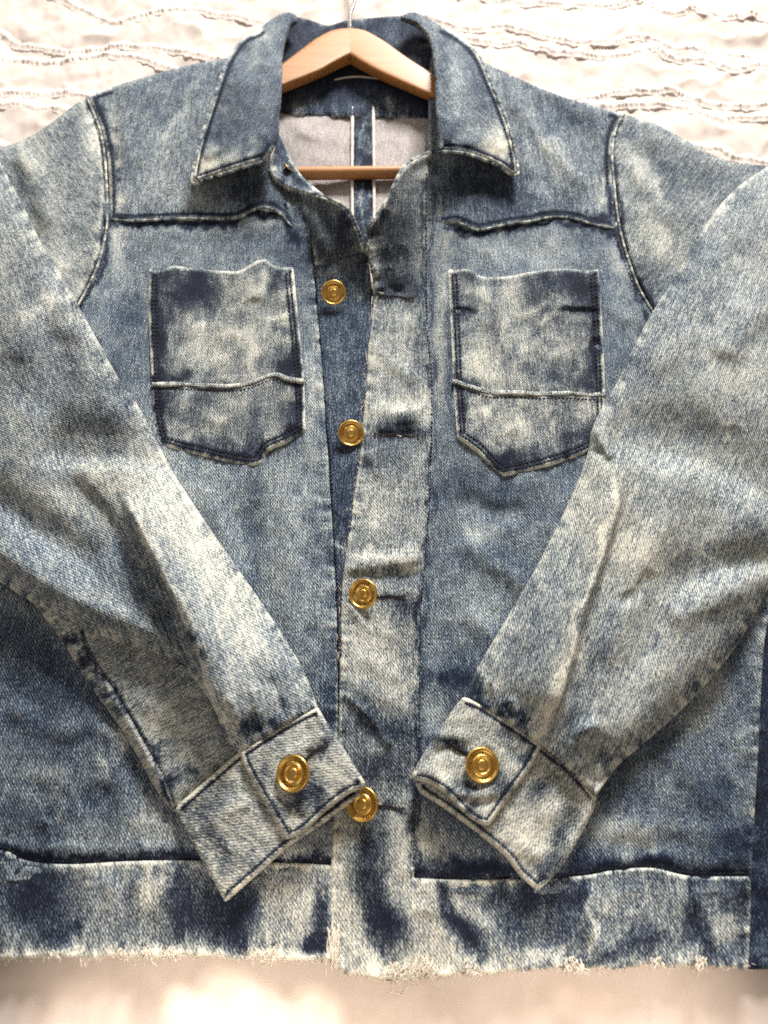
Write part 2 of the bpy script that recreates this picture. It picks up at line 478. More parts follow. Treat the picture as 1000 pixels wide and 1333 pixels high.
def ruffle_strip(c, hgt=0.0023, half=0.0095):
    """a gathered band of cloth: a soft ridge with many small tucks across it"""
    n = len(c); k = 21; sd = int(rng.integers(1, 99))
    L = np.concatenate([[0], np.cumsum(np.linalg.norm(np.diff(c, axis=0), axis=1))])
    tn = np.gradient(c, axis=0); tn[:, 2] = 0; tn /= np.linalg.norm(tn, axis=1, keepdims=True)
    nr = np.stack([-tn[:, 1], tn[:, 0]], 1)
    o = np.linspace(-1, 1, k)
    S, O = np.meshgrid(L * 1000, o, indexing='ij')                   # mm along, -1..1 across
    hh = hgt * (0.85 + 0.35 * fbm(S / 9, O * 0 + sd, 2, 2))
    wid = half * (0.9 + 0.25 * fbm(S / 6, O * 0.3 + sd, 5, 2))
    prof = np.exp(-(O / 0.46) ** 2) - math.exp(-(1 / 0.46) ** 2)
    tick = fbm(S / 1.5 + O * 0.7, O * 0.9 + sd, 7, 2)
    z = hh * prof * (1 + 0.30 * tick) + 0.0004 * tick * np.exp(-(O / 0.8) ** 4)
    x = c[:, None, 0] + nr[:, None, 0] * O * wid; y = c[:, None, 1] + nr[:, None, 1] * O * wid
    zb = c[:, None, 2] + z + 0.0004 - 0.0016 * (np.abs(O) > 0.99)
    v = np.stack([x, y, zb], -1).reshape(-1, 3)
    i0 = np.arange(n - 1)[:, None] * k; j0 = np.arange(k - 1)[None]
    q = np.stack([i0 + j0, i0 + k + j0, i0 + k + j0 + 1, i0 + j0 + 1], -1).reshape(-1, 4)[:, ::-1]
    return mesh_from('ruffle', v, q, ROPE, bed)
def ruffle(pts):
    pl = resample(smooth(pts, False, 6), 1.0)
    w3 = P(pl[:, 0], pl[:, 1], 0.002)
    w3[:, 2] = bed_h(w3[:, 0], w3[:, 1])
    kk = np.ones(9) / 9; pad = np.pad(w3[:, 2], 4, 'edge'); w3[:, 2] = np.convolve(pad, kk, 'valid')
    return ruffle_strip(w3)
RUF = [
 [(60, -14), (105, 4), (135, 18), (150, 22), (180, 15), (215, 9), (260, 8), (300, 14), (345, 25), (375, 40)],
 [(-90, 30), (-30, 28), (0, 38), (20, 48), (60, 56), (85, 60), (120, 55), (155, 52), (200, 54), (240, 60), (275, 70), (310, 85)],
 [(-90, 62), (-30, 72), (0, 70), (40, 73), (75, 74), (110, 68), (140, 64), (180, 68), (215, 78), (255, 84), (300, 96)],
 [(-90, 108), (-30, 120), (0, 117), (40, 115), (80, 114), (112, 122), (150, 130)],
 [(-90, 140), (-30, 130), (0, 133), (30, 133), (55, 138), (85, 140), (130, 150)],
 [(-90, 168), (-30, 178), (0, 186), (30, 196)],
 [(560, -16), (640, -8), (720, -2), (760, 4), (800, 4), (850, -8)],
 [(825, -8), (845, 4), (870, 12), (888, 12), (900, 6), (930, 14), (950, 18), (985, 13), (1010, 24), (1090, 30)],
 [(540, 12), (575, 22), (610, 30), (650, 28), (680, 33), (700, 37), (725, 44), (760, 50), (800, 50), (835, 45), (855, 50), (875, 60), (910, 57), (950, 63), (1000, 66), (1090, 60)],
 [(570, 30), (605, 40), (640, 48), (680, 48), (705, 55), (730, 62), (770, 66), (810, 68), (850, 60), (880, 73), (920, 73), (960, 84), (990, 76), (1090, 82)],
 [(700, 118), (735, 124), (770, 120), (800, 115), (850, 114), (880, 113), (910, 125), (950, 130), (1000, 132), (1090, 126)],
 [(640, 96), (680, 106), (730, 120), (760, 128), (800, 133), (860, 130), (900, 137), (940, 148), (965, 144), (1000, 148), (1090, 150)],
 [(860, 170), (900, 186), (940, 188), (960, 196), (1000, 202), (1090, 200)],
]
for r_ in RUF: ruffle(r_)
# two rows lower down the foot of the bed
def foot_ruffle(dist, x0, x1):
    s = np.arange(x0, x1, 0.0009)
    y = EDGE_Y - dist + 0.006 * fbm(s * 14, s * 0 + dist * 40, 3, 2)
    yy, zz = bed_pos(s, y)
    ruffle_strip(np.stack([s, yy, zz + bed_h(s, y) * 0.25], -1))
for dd in (0.052, 0.072, 0.20, 0.222): foot_ruffle(dd, -0.6, 0.6)

# patches of low sun that fall on the foot of the bed, and two added fill spots
def patch(u, v, size, power, squash):
    t = Vector(tuple(P(u, v, -0.002)))
    l = bpy.data.lights.new('sun_patch_fill_light', 'SPOT'); l.energy = power; l.color = (1.0, 0.86, 0.72)
    l.spot_size = size; l.spot_blend = 0.45 if size < 0.1 else 1.0; l.shadow_soft_size = 0.006
    o = bpy.data.objects.new('sun_patch_fill_light', l); col.objects.link(o)
    o.location = t + Vector((0.35, -squash, 0.9))
    o.rotation_euler = (t - o.location).to_track_quat('-Z', 'Y').to_euler()
patch(236, 1318, 0.022, 40, 0.5)
patch(262, 1350, 0.030, 40, 0.6)
patch(300, 1312, 0.042, 40, 0.3)
patch(338, 1334, 0.040, 40, 0.3)
patch(412, 1334, 0.036, 36, 0.4)
patch(110, 1352, 0.060, 14, 0.4)
patch(300, 1385, 0.26, 58, 0.5); patch(760, 1385, 0.26, 58, 0.5)  # broad spots added to lift the shaded strip below the hem
patch(742, 1306, 0.020, 10, 0.2); patch(780, 1312, 0.018, 8, 0.2)

# ------------------------------------------------------------------ jacket: heights (mm)
def F(U, V):
    z = 13 + 16 * np.exp(-((U - 465) / 250) ** 2 - ((V - 170) / 135) ** 2) + 4 * np.exp(-((U - 480) / 380) ** 2 - ((V - 620) / 330) ** 2)
    z = z - 4.5 * sstep(V, 1000, 1240)
    z = z + 1.6 * fbm(U / 130, V / 190, 4, 2)
    z = z + ridge(U, V, [(330, 620), (326, 720), (335, 850), (345, 960)], 16, -3.2) + ridge(U, V, [(372, 610), (380, 740), (392, 900)], 14, 2.6)
    z = z + ridge(U, V, [(262, 620), (300, 720), (345, 830)], 14, 2.6) + ridge(U, V, [(412, 330), (425, 480), (432, 640)], 12, 1.0)
    z = z + ridge(U, V, [(575, 330), (582, 450), (580, 600), (568, 720)], 9, 1.8) + ridge(U, V, [(592, 700), (640, 730), (700, 770)], 16, 3.2)
    z = z + ridge(U, V, [(590, 640), (640, 668), (690, 660)], 14, -3.0) + ridge(U, V, [(600, 790), (640, 830), (660, 800)], 16, 2.4)
    z = z + ridge(U, V, [(640, 300), (690, 330), (770, 320)], 16, -1.2) + ridge(U, V, [(835, 420), (790, 400), (770, 350)], 10, 1.6)
    z = z + ridge(U, V, [(300, 300), (260, 325), (180, 330)], 14, -1.0)
    z = z + ridge(U, V, [(70, 860), (90, 960), (80, 1080)], 12, 2.0, 20) + ridge(U, V, [(150, 1000), (160, 1060), (150, 1110)], 12, 1.8) + ridge(U, V, [(840, 980), (830, 1050), (845, 1110)], 14, 2.0, 20) + ridge(U, V, [(940, 880), (925, 980), (940, 1090)], 14, -2.0)
    # lower corners of the body
    z = z + ridge(U, V, [(0, 900), (60, 950), (130, 950), (180, 990)], 12, 1.6) + ridge(U, V, [(20, 1010), (80, 1040), (160, 1030)], 14, -1.3)
    z = z + ridge(U, V, [(860, 960), (900, 1010), (950, 1060)], 12, 2.0, 20) + ridge(U, V, [(920, 870), (960, 930), (975, 1000)], 12, 1.6)
    z = z + ridge(U, V, [(780, 1090), (850, 1070), (930, 1095)], 16, 1.6)
    return z

# ---- inside of the back, seen through the neck
def zback(U, V): return 6.5 + 1.2 * fbm(U / 60, V / 60, 6, 2) + ridge(U, V, [(380, 165), (420, 180), (450, 175)], 9, 1.4) + ridge(U, V, [(500, 260), (530, 240), (560, 200)], 10, 1.2)
back = panel('back', 'back_panel', [(345, 60, 1), (590, 60, 1), (600, 330, 1), (340, 330, 1)], zback, 0.55, 0.5, seed=2, mat=REVERSE, wear=0, pucker=0)
tape = panel('tape', 'seam_tape', [(459, 140, 1), (485, 140, 1), (487, 320, 1), (459, 320, 1)], lambda U, V: zback(U, V) + 2.2 + ridge(U, V, [(471, 140), (472, 320)], 3, 0.5, ends=0) - ridge(U, V, [(476, 140), (476, 320)], 1.5, 0.5, ends=0),
             lambda U, V: 0.22 + 0.22 * np.exp(-((U - 472) / 1.4) ** 2) + blobs(U, V, [(470, 180, 10, 8, 0, .15), (473, 260, 10, 12, 0, .2)]), 0.1, seed=3, pucker=0.2, wear=0, step=1.5, fine=.4)
for x0 in (459.0, 486.0):
    pl = resample(np.array([[x0, 140.], [x0 + (1 if x0 > 470 else -0.5), 230.], [x0 + (1.5 if x0 > 470 else 0), 320.]]), 3)
    z = back.zat(pl[:, 0], pl[:, 1]) + 2.4
    v, q = tube_mesh([P(pl[:, 0], pl[:, 1], z / 1000)], [2.1 * pxm(470, 200) * (1 + 0.12 * fbm(np.arange(len(pl)) / 2., np.zeros(len(pl)), 4, 2))], 8)
    mesh_from('selvedge_edge', v, q, SELVEDGE, jacket)
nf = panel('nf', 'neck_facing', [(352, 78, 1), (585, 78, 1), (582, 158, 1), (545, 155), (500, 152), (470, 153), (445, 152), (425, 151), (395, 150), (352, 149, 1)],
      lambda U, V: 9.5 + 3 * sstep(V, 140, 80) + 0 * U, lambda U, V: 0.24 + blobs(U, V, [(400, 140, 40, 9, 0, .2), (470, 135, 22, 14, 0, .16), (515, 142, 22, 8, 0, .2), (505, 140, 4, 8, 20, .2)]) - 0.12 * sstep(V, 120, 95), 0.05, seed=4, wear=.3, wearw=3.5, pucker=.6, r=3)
stitches([(352, 144), (395, 145), (425, 146), (445, 147), (470, 148), (500, 147), (545, 150), (582, 153)], nf, rpx=.7)
pl = resample(smooth([(436, 104), (450, 101), (470, 100), (496, 103)], False), 2)
v, q = tube_mesh([P(pl[:, 0], pl[:, 1], (nf.zat(pl[:, 0], pl[:, 1]) + 1.2) / 1000)], [1.0 * pxm(460, 100)], 6)
mesh_from('hanging_loop', v, q, SELVEDGE, jacket)

AL = [(113, 124), (122, 145), (131, 168), (137, 200), (140, 240), (141, 285), (136, 318), (127, 349), (114, 377), (99, 404)]
AR = [(813, 148), (804, 160), (798, 180), (796, 205), (799, 245), (806, 298), (820, 347), (832, 377), (850, 408)]
# ---- sleeves, the upper parts that go out of the frame
def arm_free(u, v): return u * 0
usl = panel('usl', 'upper_sleeve', [(115, 126, 1), (95, 138), (60, 165), (30, 182), (0, 192), (-60, 215, 1), (-60, 420, 1), (92, 412, 1), (101, 399), (112, 378), (125, 350), (134, 320), (138, 290), (139, 250), (135, 200), (126, 160)],
      lambda U, V: 14.5 + 5 * np.exp(-((U - 80) / 70) ** 2 - ((V - 260) / 90) ** 2) + ridge(U, V, [(20, 185), (50, 240), (60, 300)], 13, 2.6) - ridge(U, V, [(5, 205), (30, 260), (60, 330)], 12, 2.5) + ridge(U, V, [(128, 200), (130, 290), (112, 370)], 5, 0.9, ends=.05),
      lambda U, V: 0.56 + blobs(U, V, [(30, 200, 14, 40, -25, .16), (100, 180, 35, 40, 0, -.06), (60, 330, 30, 60, -20, .10), (115, 170, 10, 50, -10, .12), (40, 260, 14, 60, -25, -.1)]) - 0.40 * ridge(U, V, [(a - 5, b) for a, b in AL], 3.0, 1, ends=0) + 0.12 * ridge(U, V, [(a - 11, b) for a, b in AL], 3.5, 1, ends=0), 0.42, ang=35, seed=5, r=8, drop=7, skirt=8, wear=.12, pucker=.25,
      edge_on=lambda u, v: (u > 98) & (v > 122))
usr = panel('usr', 'upper_sleeve', [(813, 149, 1), (850, 160), (900, 186), (930, 203), (950, 210), (975, 214), (1000, 216), (1060, 225, 1), (1060, 430, 1), (860, 425, 1), (848, 405), (832, 375), (820, 345), (806, 298), (799, 245), (796, 205), (798, 180), (804, 162)],
      lambda U, V: 14.5 + 5 * np.exp(-((U - 880) / 70) ** 2 - ((V - 270) / 90) ** 2) + ridge(U, V, [(808, 200), (850, 255), (885, 300)], 12, 2.4) + ridge(U, V, [(830, 180), (870, 225), (930, 270)], 14, -2.0) + ridge(U, V, [(940, 215), (960, 222), (1000, 222)], 9, -1.5) + ridge(U, V, [(805, 215), (812, 290), (842, 380)], 4, 0.8, ends=.05),
      lambda U, V: 0.54 + blobs(U, V, [(835, 225, 12, 45, -35, .16), (860, 310, 18, 40, -30, .14), (880, 220, 60, 25, 25, -.1), (840, 370, 14, 30, -20, -.06), (905, 180, 30, 10, 30, .08)]) - 0.40 * ridge(U, V, [(a + 5, b) for a, b in AR], 3.0, 1, ends=0), 0.42, ang=-35, seed=6, r=8, drop=7, skirt=8, wear=.12, pucker=.25,
      edge_on=lambda u, v: (u < 850) & (v > 152))

# ---- button band (the under side of the front opening)
def zband(U, V):
    lap = sstep(V, 405, 262) * sstep(U, 385, 440)
    return F(U, V) + 0.5 + 25 * lap + ridge(U, V, [(365, 236), (400, 250), (440, 265), (462, 296), (478, 340)], 9, 4.5, 6, ends=.05) + ridge(U, V, [(392, 262), (412, 300), (432, 345)], 10, 2.5) - ridge(U, V, [(380, 262), (396, 300), (408, 340)], 9, 2.6) + ridge(U, V, [(425, 330), (450, 345), (474, 352)], 12, -1.6)
band = panel('band', 'button_band', [(350, 222, 1), (362, 236), (378, 244), (400, 250), (420, 256), (440, 264), (455, 275), (465, 296), (473, 318), (480, 342), (486, 380), (500, 420), (505, 640), (490, 760), (478, 1000), (478, 1246, 1), (432, 1240, 1), (433, 1127), (440, 1000), (441, 900), (438, 760), (430, 640), (421, 500), (413, 400), (408, 330), (398, 300), (378, 272)],
      zband, lambda U, V: 0.33 + blobs(U, V, [(420, 275, 45, 25, 20, .04), (440, 310, 14, 22, 0, -.12), (428, 340, 26, 26, 0, .03), (400, 290, 9, 40, -15, .1), (450, 400, 20, 50, 0, -.06), (445, 470, 12, 50, 0, .07), (450, 640, 14, 60, 0, -.08), (437, 712, 10, 4, 0, .35), (440, 950, 10, 120, 0, -.18)]),  # lapel kept dark: part of its shade is painted into the wash
      lambda U, V: 0.55 * sstep(V, 420, 330) + 0.02, seed=7, wear=.32, wearw=3, r=4, pucker=.3, edge_on=lambda u, v: v < 345)
stitches([(404, 300), (411, 360), (416, 430), (423, 520), (430, 600), (434, 680), (439, 760), (442, 900), (442, 1000), (436, 1120)], band, rpx=1.6)
face = panel('face', 'neck_facing', [(361, 172, 1), (366, 180), (374, 198), (384, 216), (396, 232), (410, 244), (425, 256, 1), (400, 252), (378, 245), (362, 237), (351, 222), (353, 208), (358, 194)],
      lambda U, V: 28 + 5 * sstep(V, 170, 240) + 0 * U + ridge(U, V, [(352, 222), (378, 243), (420, 255)], 6, 2), lambda U, V: 0.34 + blobs(U, V, [(380, 232, 10, 6, 30, -.2), (362, 200, 8, 12, 0, -.05), (358, 225, 6, 9, 0, .3), (395, 245, 20, 5, 25, .1)]), 0.1, seed=8, step=1.5, wear=.4, wearw=3, r=3, skirt=5, pucker=.5, edge_on=lambda u, v: (v > 200))

# ---- front panels
HSL = [(-60, 1097), (8, 1106), (30, 1118), (60, 1123), (100, 1124), (170, 1120), (250, 1119), (380, 1122), (432, 1126)]
HSR = [(541, 1141), (580, 1143), (640, 1143), (700, 1141), (760, 1138), (805, 1130), (850, 1128), (880, 1135), (905, 1139), (977, 1139)]
PST = [(558, 225), (558, 330), (559, 420), (565, 500), (564, 600), (561, 670), (555, 740), (551, 800), (549, 900), (548, 1000), (542, 1080), (541, 1141)]
YSL = [(142, 287), (170, 289), (200, 288), (250, 286), (290, 287), (312, 285), (326, 277), (340, 272), (352, 273), (366, 281), (375, 291), (384, 301)]
YSR = [(580, 292), (592, 290), (606, 295), (622, 301), (640, 298), (665, 293), (690, 290), (712, 285), (730, 284), (750, 287), (770, 293), (790, 298), (805, 298)]
sh = lambda pts, dx, dy: [(a + dx, b + dy) for a, b in pts]
def wash_fl(U, V):
    b = 0.50 + blobs(U, V, [(155, 315, 12, 34, 0, .16), (160, 370, 16, 20, 10, .08), (175, 430, 20, 70, 0, -.05), (395, 320, 26, 70, -10, -.18), (215, 620, 40, 30, 0, .06),  # long dark blob beside the band: lapel shade painted in
        (300, 640, 60, 40, 0, .05), (330, 730, 12, 110, 0, -.08), (380, 760, 24, 150, 0, .04), (408, 500, 9, 140, 0, .12), (430, 940, 14, 60, 0, -.26), (400, 900, 14, 60, 20, -.08),
        (60, 930, 190, 130, 15, -.11), (40, 850, 80, 40, 30, -.08), (150, 960, 26, 14, 50, .24), (135, 1000, 7, 16, -15, .18), (120, 1035, 26, 12, 0, -.12), (70, 1010, 40, 18, 20, .12), (190, 1070, 28, 30, -10, .13), (30, 1060, 30, 18, 0, -.1),
        (20, 1112, 60, 9, 0, -.15), (60, 1085, 12, 30, 10, -.12), (115, 1085, 20, 24, 0, .10), (375, 1100, 40, 22, -20, .14), (290, 1110, 50, 14, 0, -.2), (345, 1115, 25, 10, 0, -.1)])
    return b - 0.42 * ridge(U, V, sh(HSL, 0, -3), 7, 1, ends=0) - 0.42 * ridge(U, V, sh(YSL, 0, 4), 5, 1, ends=0) - 0.35 * ridge(U, V, sh(AL, 4, 0), 3.5, 1, ends=0) + .05 * ridge(U, V, sh(YSL, 0, 14), 7, 1)  # yoke seam stroke: unfaded denim with the seam's shadow painted in
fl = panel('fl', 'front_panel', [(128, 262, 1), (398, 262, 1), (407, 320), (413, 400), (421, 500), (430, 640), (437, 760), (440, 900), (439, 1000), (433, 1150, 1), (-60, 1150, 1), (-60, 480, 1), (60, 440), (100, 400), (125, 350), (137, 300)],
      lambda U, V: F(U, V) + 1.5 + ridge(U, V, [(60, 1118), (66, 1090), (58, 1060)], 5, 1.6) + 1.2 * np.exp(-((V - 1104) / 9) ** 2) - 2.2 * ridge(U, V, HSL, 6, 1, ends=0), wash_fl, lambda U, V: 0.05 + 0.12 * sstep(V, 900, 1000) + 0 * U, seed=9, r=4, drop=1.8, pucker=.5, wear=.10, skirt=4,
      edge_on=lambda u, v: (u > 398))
stitches([(139, 300), (131, 345), (118, 378), (100, 405)], fl, rpx=1.0)
def wash_shade_fr(U, V):
    return 0.47 + blobs(U, V, [(578, 420, 7, 120, 0, .16), (592, 470, 6, 120, 0, -.12), (566, 560, 6, 110, 0, .10), (690, 330, 50, 20, 0, .10), (800, 340, 16, 26, -10, .14), (812, 390, 18, 44, -20, .02), (640, 320, 30, 22, 0, .08),
        (640, 640, 60, 24, 10, -.10), (620, 690, 30, 14, 30, .16), (590, 640, 14, 40, 0, -.05), (660, 720, 30, 14, 35, -.10), (610, 770, 30, 40, 20, .06), (560, 830, 12, 60, 0, .04), (640, 800, 26, 30, 30, .08), (590, 888, 36, 18, 10, -.30), (568, 920, 10, 36, 0, .12),
        (575, 1100, 30, 22, 0, .14), (600, 1128, 50, 10, 5, -.36), (555, 1110, 9, 50, 0, .20), (590, 1080, 40, 20, 30, -.05),
        (880, 1020, 140, 150, 0, -.05), (925, 900, 30, 60, 20, .10), (960, 870, 18, 60, 5, -.12), (950, 960, 20, 40, 0, .05), (900, 940, 26, 20, 40, .10), (820, 1085, 60, 22, 0, .20), (850, 1010, 50, 22, 40, .06), (930, 1040, 22, 40, -30, -.08), (960, 1100, 30, 26, 0, -.24), (880, 1125, 40, 12, 0, -.10), (760, 1120, 26, 30, 0, -.2), (900, 800, 40, 40, 0, -.1), (980, 800, 12, 90, 0, .08)]) - 0.40 * ridge(U, V, sh(HSR, 0, -3), 8, 1, ends=0) - 0.42 * ridge(U, V, sh(YSR, 0, 4), 5, 1, ends=0) - 0.35 * ridge(U, V, sh(AR, -4, 0), 3.5, 1, ends=0) - 0.18 * ridge(U, V, sh(PST, 2, 0), 3.0, 1, ends=0)  # stroke under the yoke seam is part unfaded denim, part painted shadow
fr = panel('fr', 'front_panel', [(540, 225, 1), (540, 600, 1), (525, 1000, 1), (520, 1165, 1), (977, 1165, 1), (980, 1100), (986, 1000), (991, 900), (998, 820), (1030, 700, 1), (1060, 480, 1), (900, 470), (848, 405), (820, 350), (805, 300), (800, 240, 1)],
      lambda U, V: F(U, V) + 1.6 + 1.2 * np.exp(-((V - 1118) / 10) ** 2) * sstep(U, 640, 720) - 2.2 * ridge(U, V, HSR, 6, 1, ends=0) - 1.2 * ridge(U, V, PST, 3, 1, ends=0), wash_shade_fr, lambda U, V: 0.07 + 0.35 * blobs(U, V, [(578, 420, 14, 160, 0, 1), (560, 1110, 30, 40, 0, 1)]), seed=10, r=3, drop=1.6, pucker=.45, wear=.08, skirt=4,
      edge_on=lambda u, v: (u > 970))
# back of the body that shows past the side seam
panel('bs', 'back_panel', [(985, 760, 1), (1060, 740, 1), (1060, 1262, 1), (968, 1262, 1), (972, 1140), (982, 1000)], lambda U, V: F(U, V) - 3.5, lambda U, V: 0.13 + blobs(U, V, [(990, 1130, 14, 20, 0, .12), (992, 1235, 20, 20, 0, .25)]), 0.05, seed=11, wear=.2, pucker=.4, washfine=.6)

# ---- hem
def wash_hl(U, V):
    return 0.50 + blobs(U, V, [(45, 1165, 46, 60, -20, -.36), (75, 1225, 18, 22, 0, -.24), (15, 1215, 22, 30, 40, .14), (100, 1150, 18, 30, 0, .06), (103, 1213, 13, 12, 0, -.2), (130, 1200, 12, 40, 0, .08), (170, 1160, 9, 40, -5, -.14), (200, 1160, 26, 36, 0, .16), (235, 1175, 16, 60, -10, -.34), (285, 1190, 40, 50, 15, -.36), (310, 1225, 20, 24, 0, -.14), (322, 1175, 14, 60, 0, -.18), (385, 1180, 34, 44, 0, .18), (415, 1200, 14, 34, 10, -.40), (408, 1235, 10, 16, 0, -.30), (350, 1235, 16, 16, 0, .2), (200, 1235, 100, 8, 0, .16)]) + 0.12 * sstep(V, 1232, 1246)
hl = panel('hl', 'hem_band', [(-60, 1098, 1), (8, 1107), (30, 1119), (60, 1124), (100, 1125), (170, 1121), (250, 1120), (380, 1123), (436, 1127, 1), (434, 1250, 1), (420, 1247), (390, 1249), (350, 1247), (300, 1248), (250, 1244), (215, 1246), (160, 1244), (110, 1247), (60, 1245), (30, 1249), (-10, 1248), (-60, 1250, 1)],
      lambda U, V: F(U, V) + 2.0 + 1.1 * np.sin(U / 21 + 2 * fbm(U / 50, V / 200, 5, 2)) * sstep(V, 1120, 1160) + ridge(U, V, [(140, 1130), (150, 1190), (155, 1245)], 10, 1.5) + ridge(U, V, [(335, 1135), (330, 1190), (326, 1245)], 6, 2.2, 16, ends=.1), wash_hl, lambda U, V: 0.30 + 0.35 * blobs(U, V, [(380, 1190, 50, 60, 0, 1), (200, 1180, 40, 60, 0, 1)]), seed=12, wear=.42, wearw=9, r=3, drop=1.2, skirt=2, pucker=.8, preach=18, plen=7, warp=9, fray=2.2,
      edge_on=lambda u, v: 0.6 + 0.4 * (v > 1200))
stitches(sh(HSL, 0, -2.5), fl, rpx=1.3, pitch=6)
def zpl(U, V):
    fold = sstep(V, 410, 255)
    z = F(U, V) + 2.8 + fold * 28 * sstep(U, 570, 512)
    z = z + ridge(U, V, [(565, 200), (530, 216), (502, 262), (478, 302)], 8, 3.0, 7, ends=.05) + ridge(U, V, [(478, 306), (486, 345), (500, 380)], 6, 2.6, 9, ends=.1) + ridge(U, V, [(486, 355), (500, 372), (530, 384)], 7, -1.8)
    z = z + ridge(U, V, [(485, 440), (520, 480), (552, 500)], 10, 1.6) + ridge(U, V, [(475, 530), (515, 538), (555, 530)], 8, 1.5) + ridge(U, V, [(480, 566), (515, 568), (548, 566)], 7, -1.8) + ridge(U, V, [(470, 585), (485, 600), (495, 625)], 6, 1.6)
    z = z + ridge(U, V, [(450, 735), (500, 728), (552, 722)], 8, 1.5) + ridge(U, V, [(480, 755), (520, 752), (550, 760)], 9, -1.6) + ridge(U, V, [(448, 780), (465, 800), (490, 830)], 8, 1.8) + ridge(U, V, [(445, 900), (484, 934), (499, 958), (516, 976)], 3.5, 3.0, 7, ends=.15) + ridge(U, V, [(455, 890), (500, 905), (545, 935)], 14, 1.5)
    z = z + ridge(U, V, [(460, 850), (490, 870), (540, 895)], 12, 1.2) + 1.3 * np.sin(U / 24 + V / 70 + 2 * fbm(U / 50, V / 90, 9, 2)) * sstep(V, 1110, 1170)
    z = z + ridge(U, V, [(575, 1150), (590, 1195), (625, 1250)], 14, -1.6) + ridge(U, V, [(768, 1150), (772, 1200), (790, 1250)], 5, 2.4, 12, ends=.1) + ridge(U, V, [(700, 1150), (708, 1200), (712, 1240)], 9, -1.4) + ridge(U, V, [(900, 1150), (925, 1200), (935, 1240)], 10, 1.4)
    z = z + ridge(U, V, [(446, 745), (500, 736), (556, 729)], 16, 2.0, 5, ends=.12) + ridge(U, V, [(474, 552), (515, 548), (558, 543)], 14, 1.2, 6, ends=.15) + ridge(U, V, [(482, 430), (520, 425), (556, 420)], 12, 0.9, 7, ends=.2)
    return z - 0.8 * sstep(U, 545, 600) * sstep(V, 1120, 1160)
def wash_pl(U, V):
    b = 0.58 + blobs(U, V, [(515, 290, 44, 80, 15, -.28), (480, 340, 8, 34, -8, .16), (525, 375, 34, 18, 0, -.30), (490, 380, 8, 20, 0, -.1), (520, 415, 30, 18, 0, .02), (545, 440, 8, 60, 0, -.18), (495, 470, 16, 50, -20, .12), (500, 495, 24, 14, 0, -.06), (520, 530, 40, 16, 0, .22), (517, 562, 44, 14, 0, -.34), (500, 590, 24, 18, 20, -.12), (520, 620, 40, 26, -10, -.02), (490, 660, 34, 34, 0, .14), (520, 700, 40, 20, 0, -.02), (505, 728, 46, 9, -3, .22), (520, 755, 36, 14, 0, -.10), (530, 800, 30, 22, 10, -.26), (470, 815, 20, 14, 0, .04),  # first dark blob: shadow over the lapel, painted into the wash
        (480, 850, 40, 46, 30, .14), (530, 850, 16, 22, 0, -.06), (520, 900, 30, 20, 20, .06), (510, 950, 50, 20, 25, -.30), (465, 950, 20, 24, 20, -.20), (480, 1000, 50, 22, 0, -.30), (525, 1010, 22, 40, 0, -.05), (505, 1052, 34, 9, 5, -.22)])
    b = b + 0.11 * sstep(V, 1050, 1110) + blobs(U, V, [(490, 1085, 14, 30, 20, -.25), (485, 1150, 26, 60, -12, -.46), (505, 1205, 26, 34, -20, -.46), (455, 1200, 10, 40, -20, -.05), (530, 1110, 10, 40, 0, .1), (520, 1260, 60, 10, 5, .1), (460, 1255, 14, 12, 0, -.3),
        (590, 1190, 13, 32, -28, -.52), (612, 1225, 13, 30, -32, -.55), (583, 1162, 7, 7, 0, -.3), (640, 1165, 22, 22, 0, -.26), (660, 1205, 30, 40, -10, -.22), (690, 1160, 26, 36, 0, -.26)])
    b = b - 0.22 * sstep(U, 625, 690) * sstep(V, 1120, 1140) + blobs(U, V, [(735, 1190, 20, 60, 0, -.28), (760, 1160, 16, 30, 0, -.26), (772, 1200, 4, 44, 3, .22), (800, 1170, 26, 34, 0, .06), (840, 1225, 30, 14, 0, -.28), (800, 1240, 16, 10, 0, -.2), (905, 1190, 14, 50, -8, -.34), (930, 1240, 20, 14, 30, -.2), (880, 1180, 10, 40, 0, .05), (940, 1215, 16, 26, 0, .20), (965, 1160, 16, 24, 0, -.26), (955, 1190, 20, 9, 0, -.16), (700, 1245, 40, 10, 0, .25), (870, 1248, 50, 8, 0, .15)])
    return b + 0.10 * sstep(V, 1240, 1262) - 0.34 * ridge(U, V, sh(PST, -3, 0), 2.8, 1, ends=0)
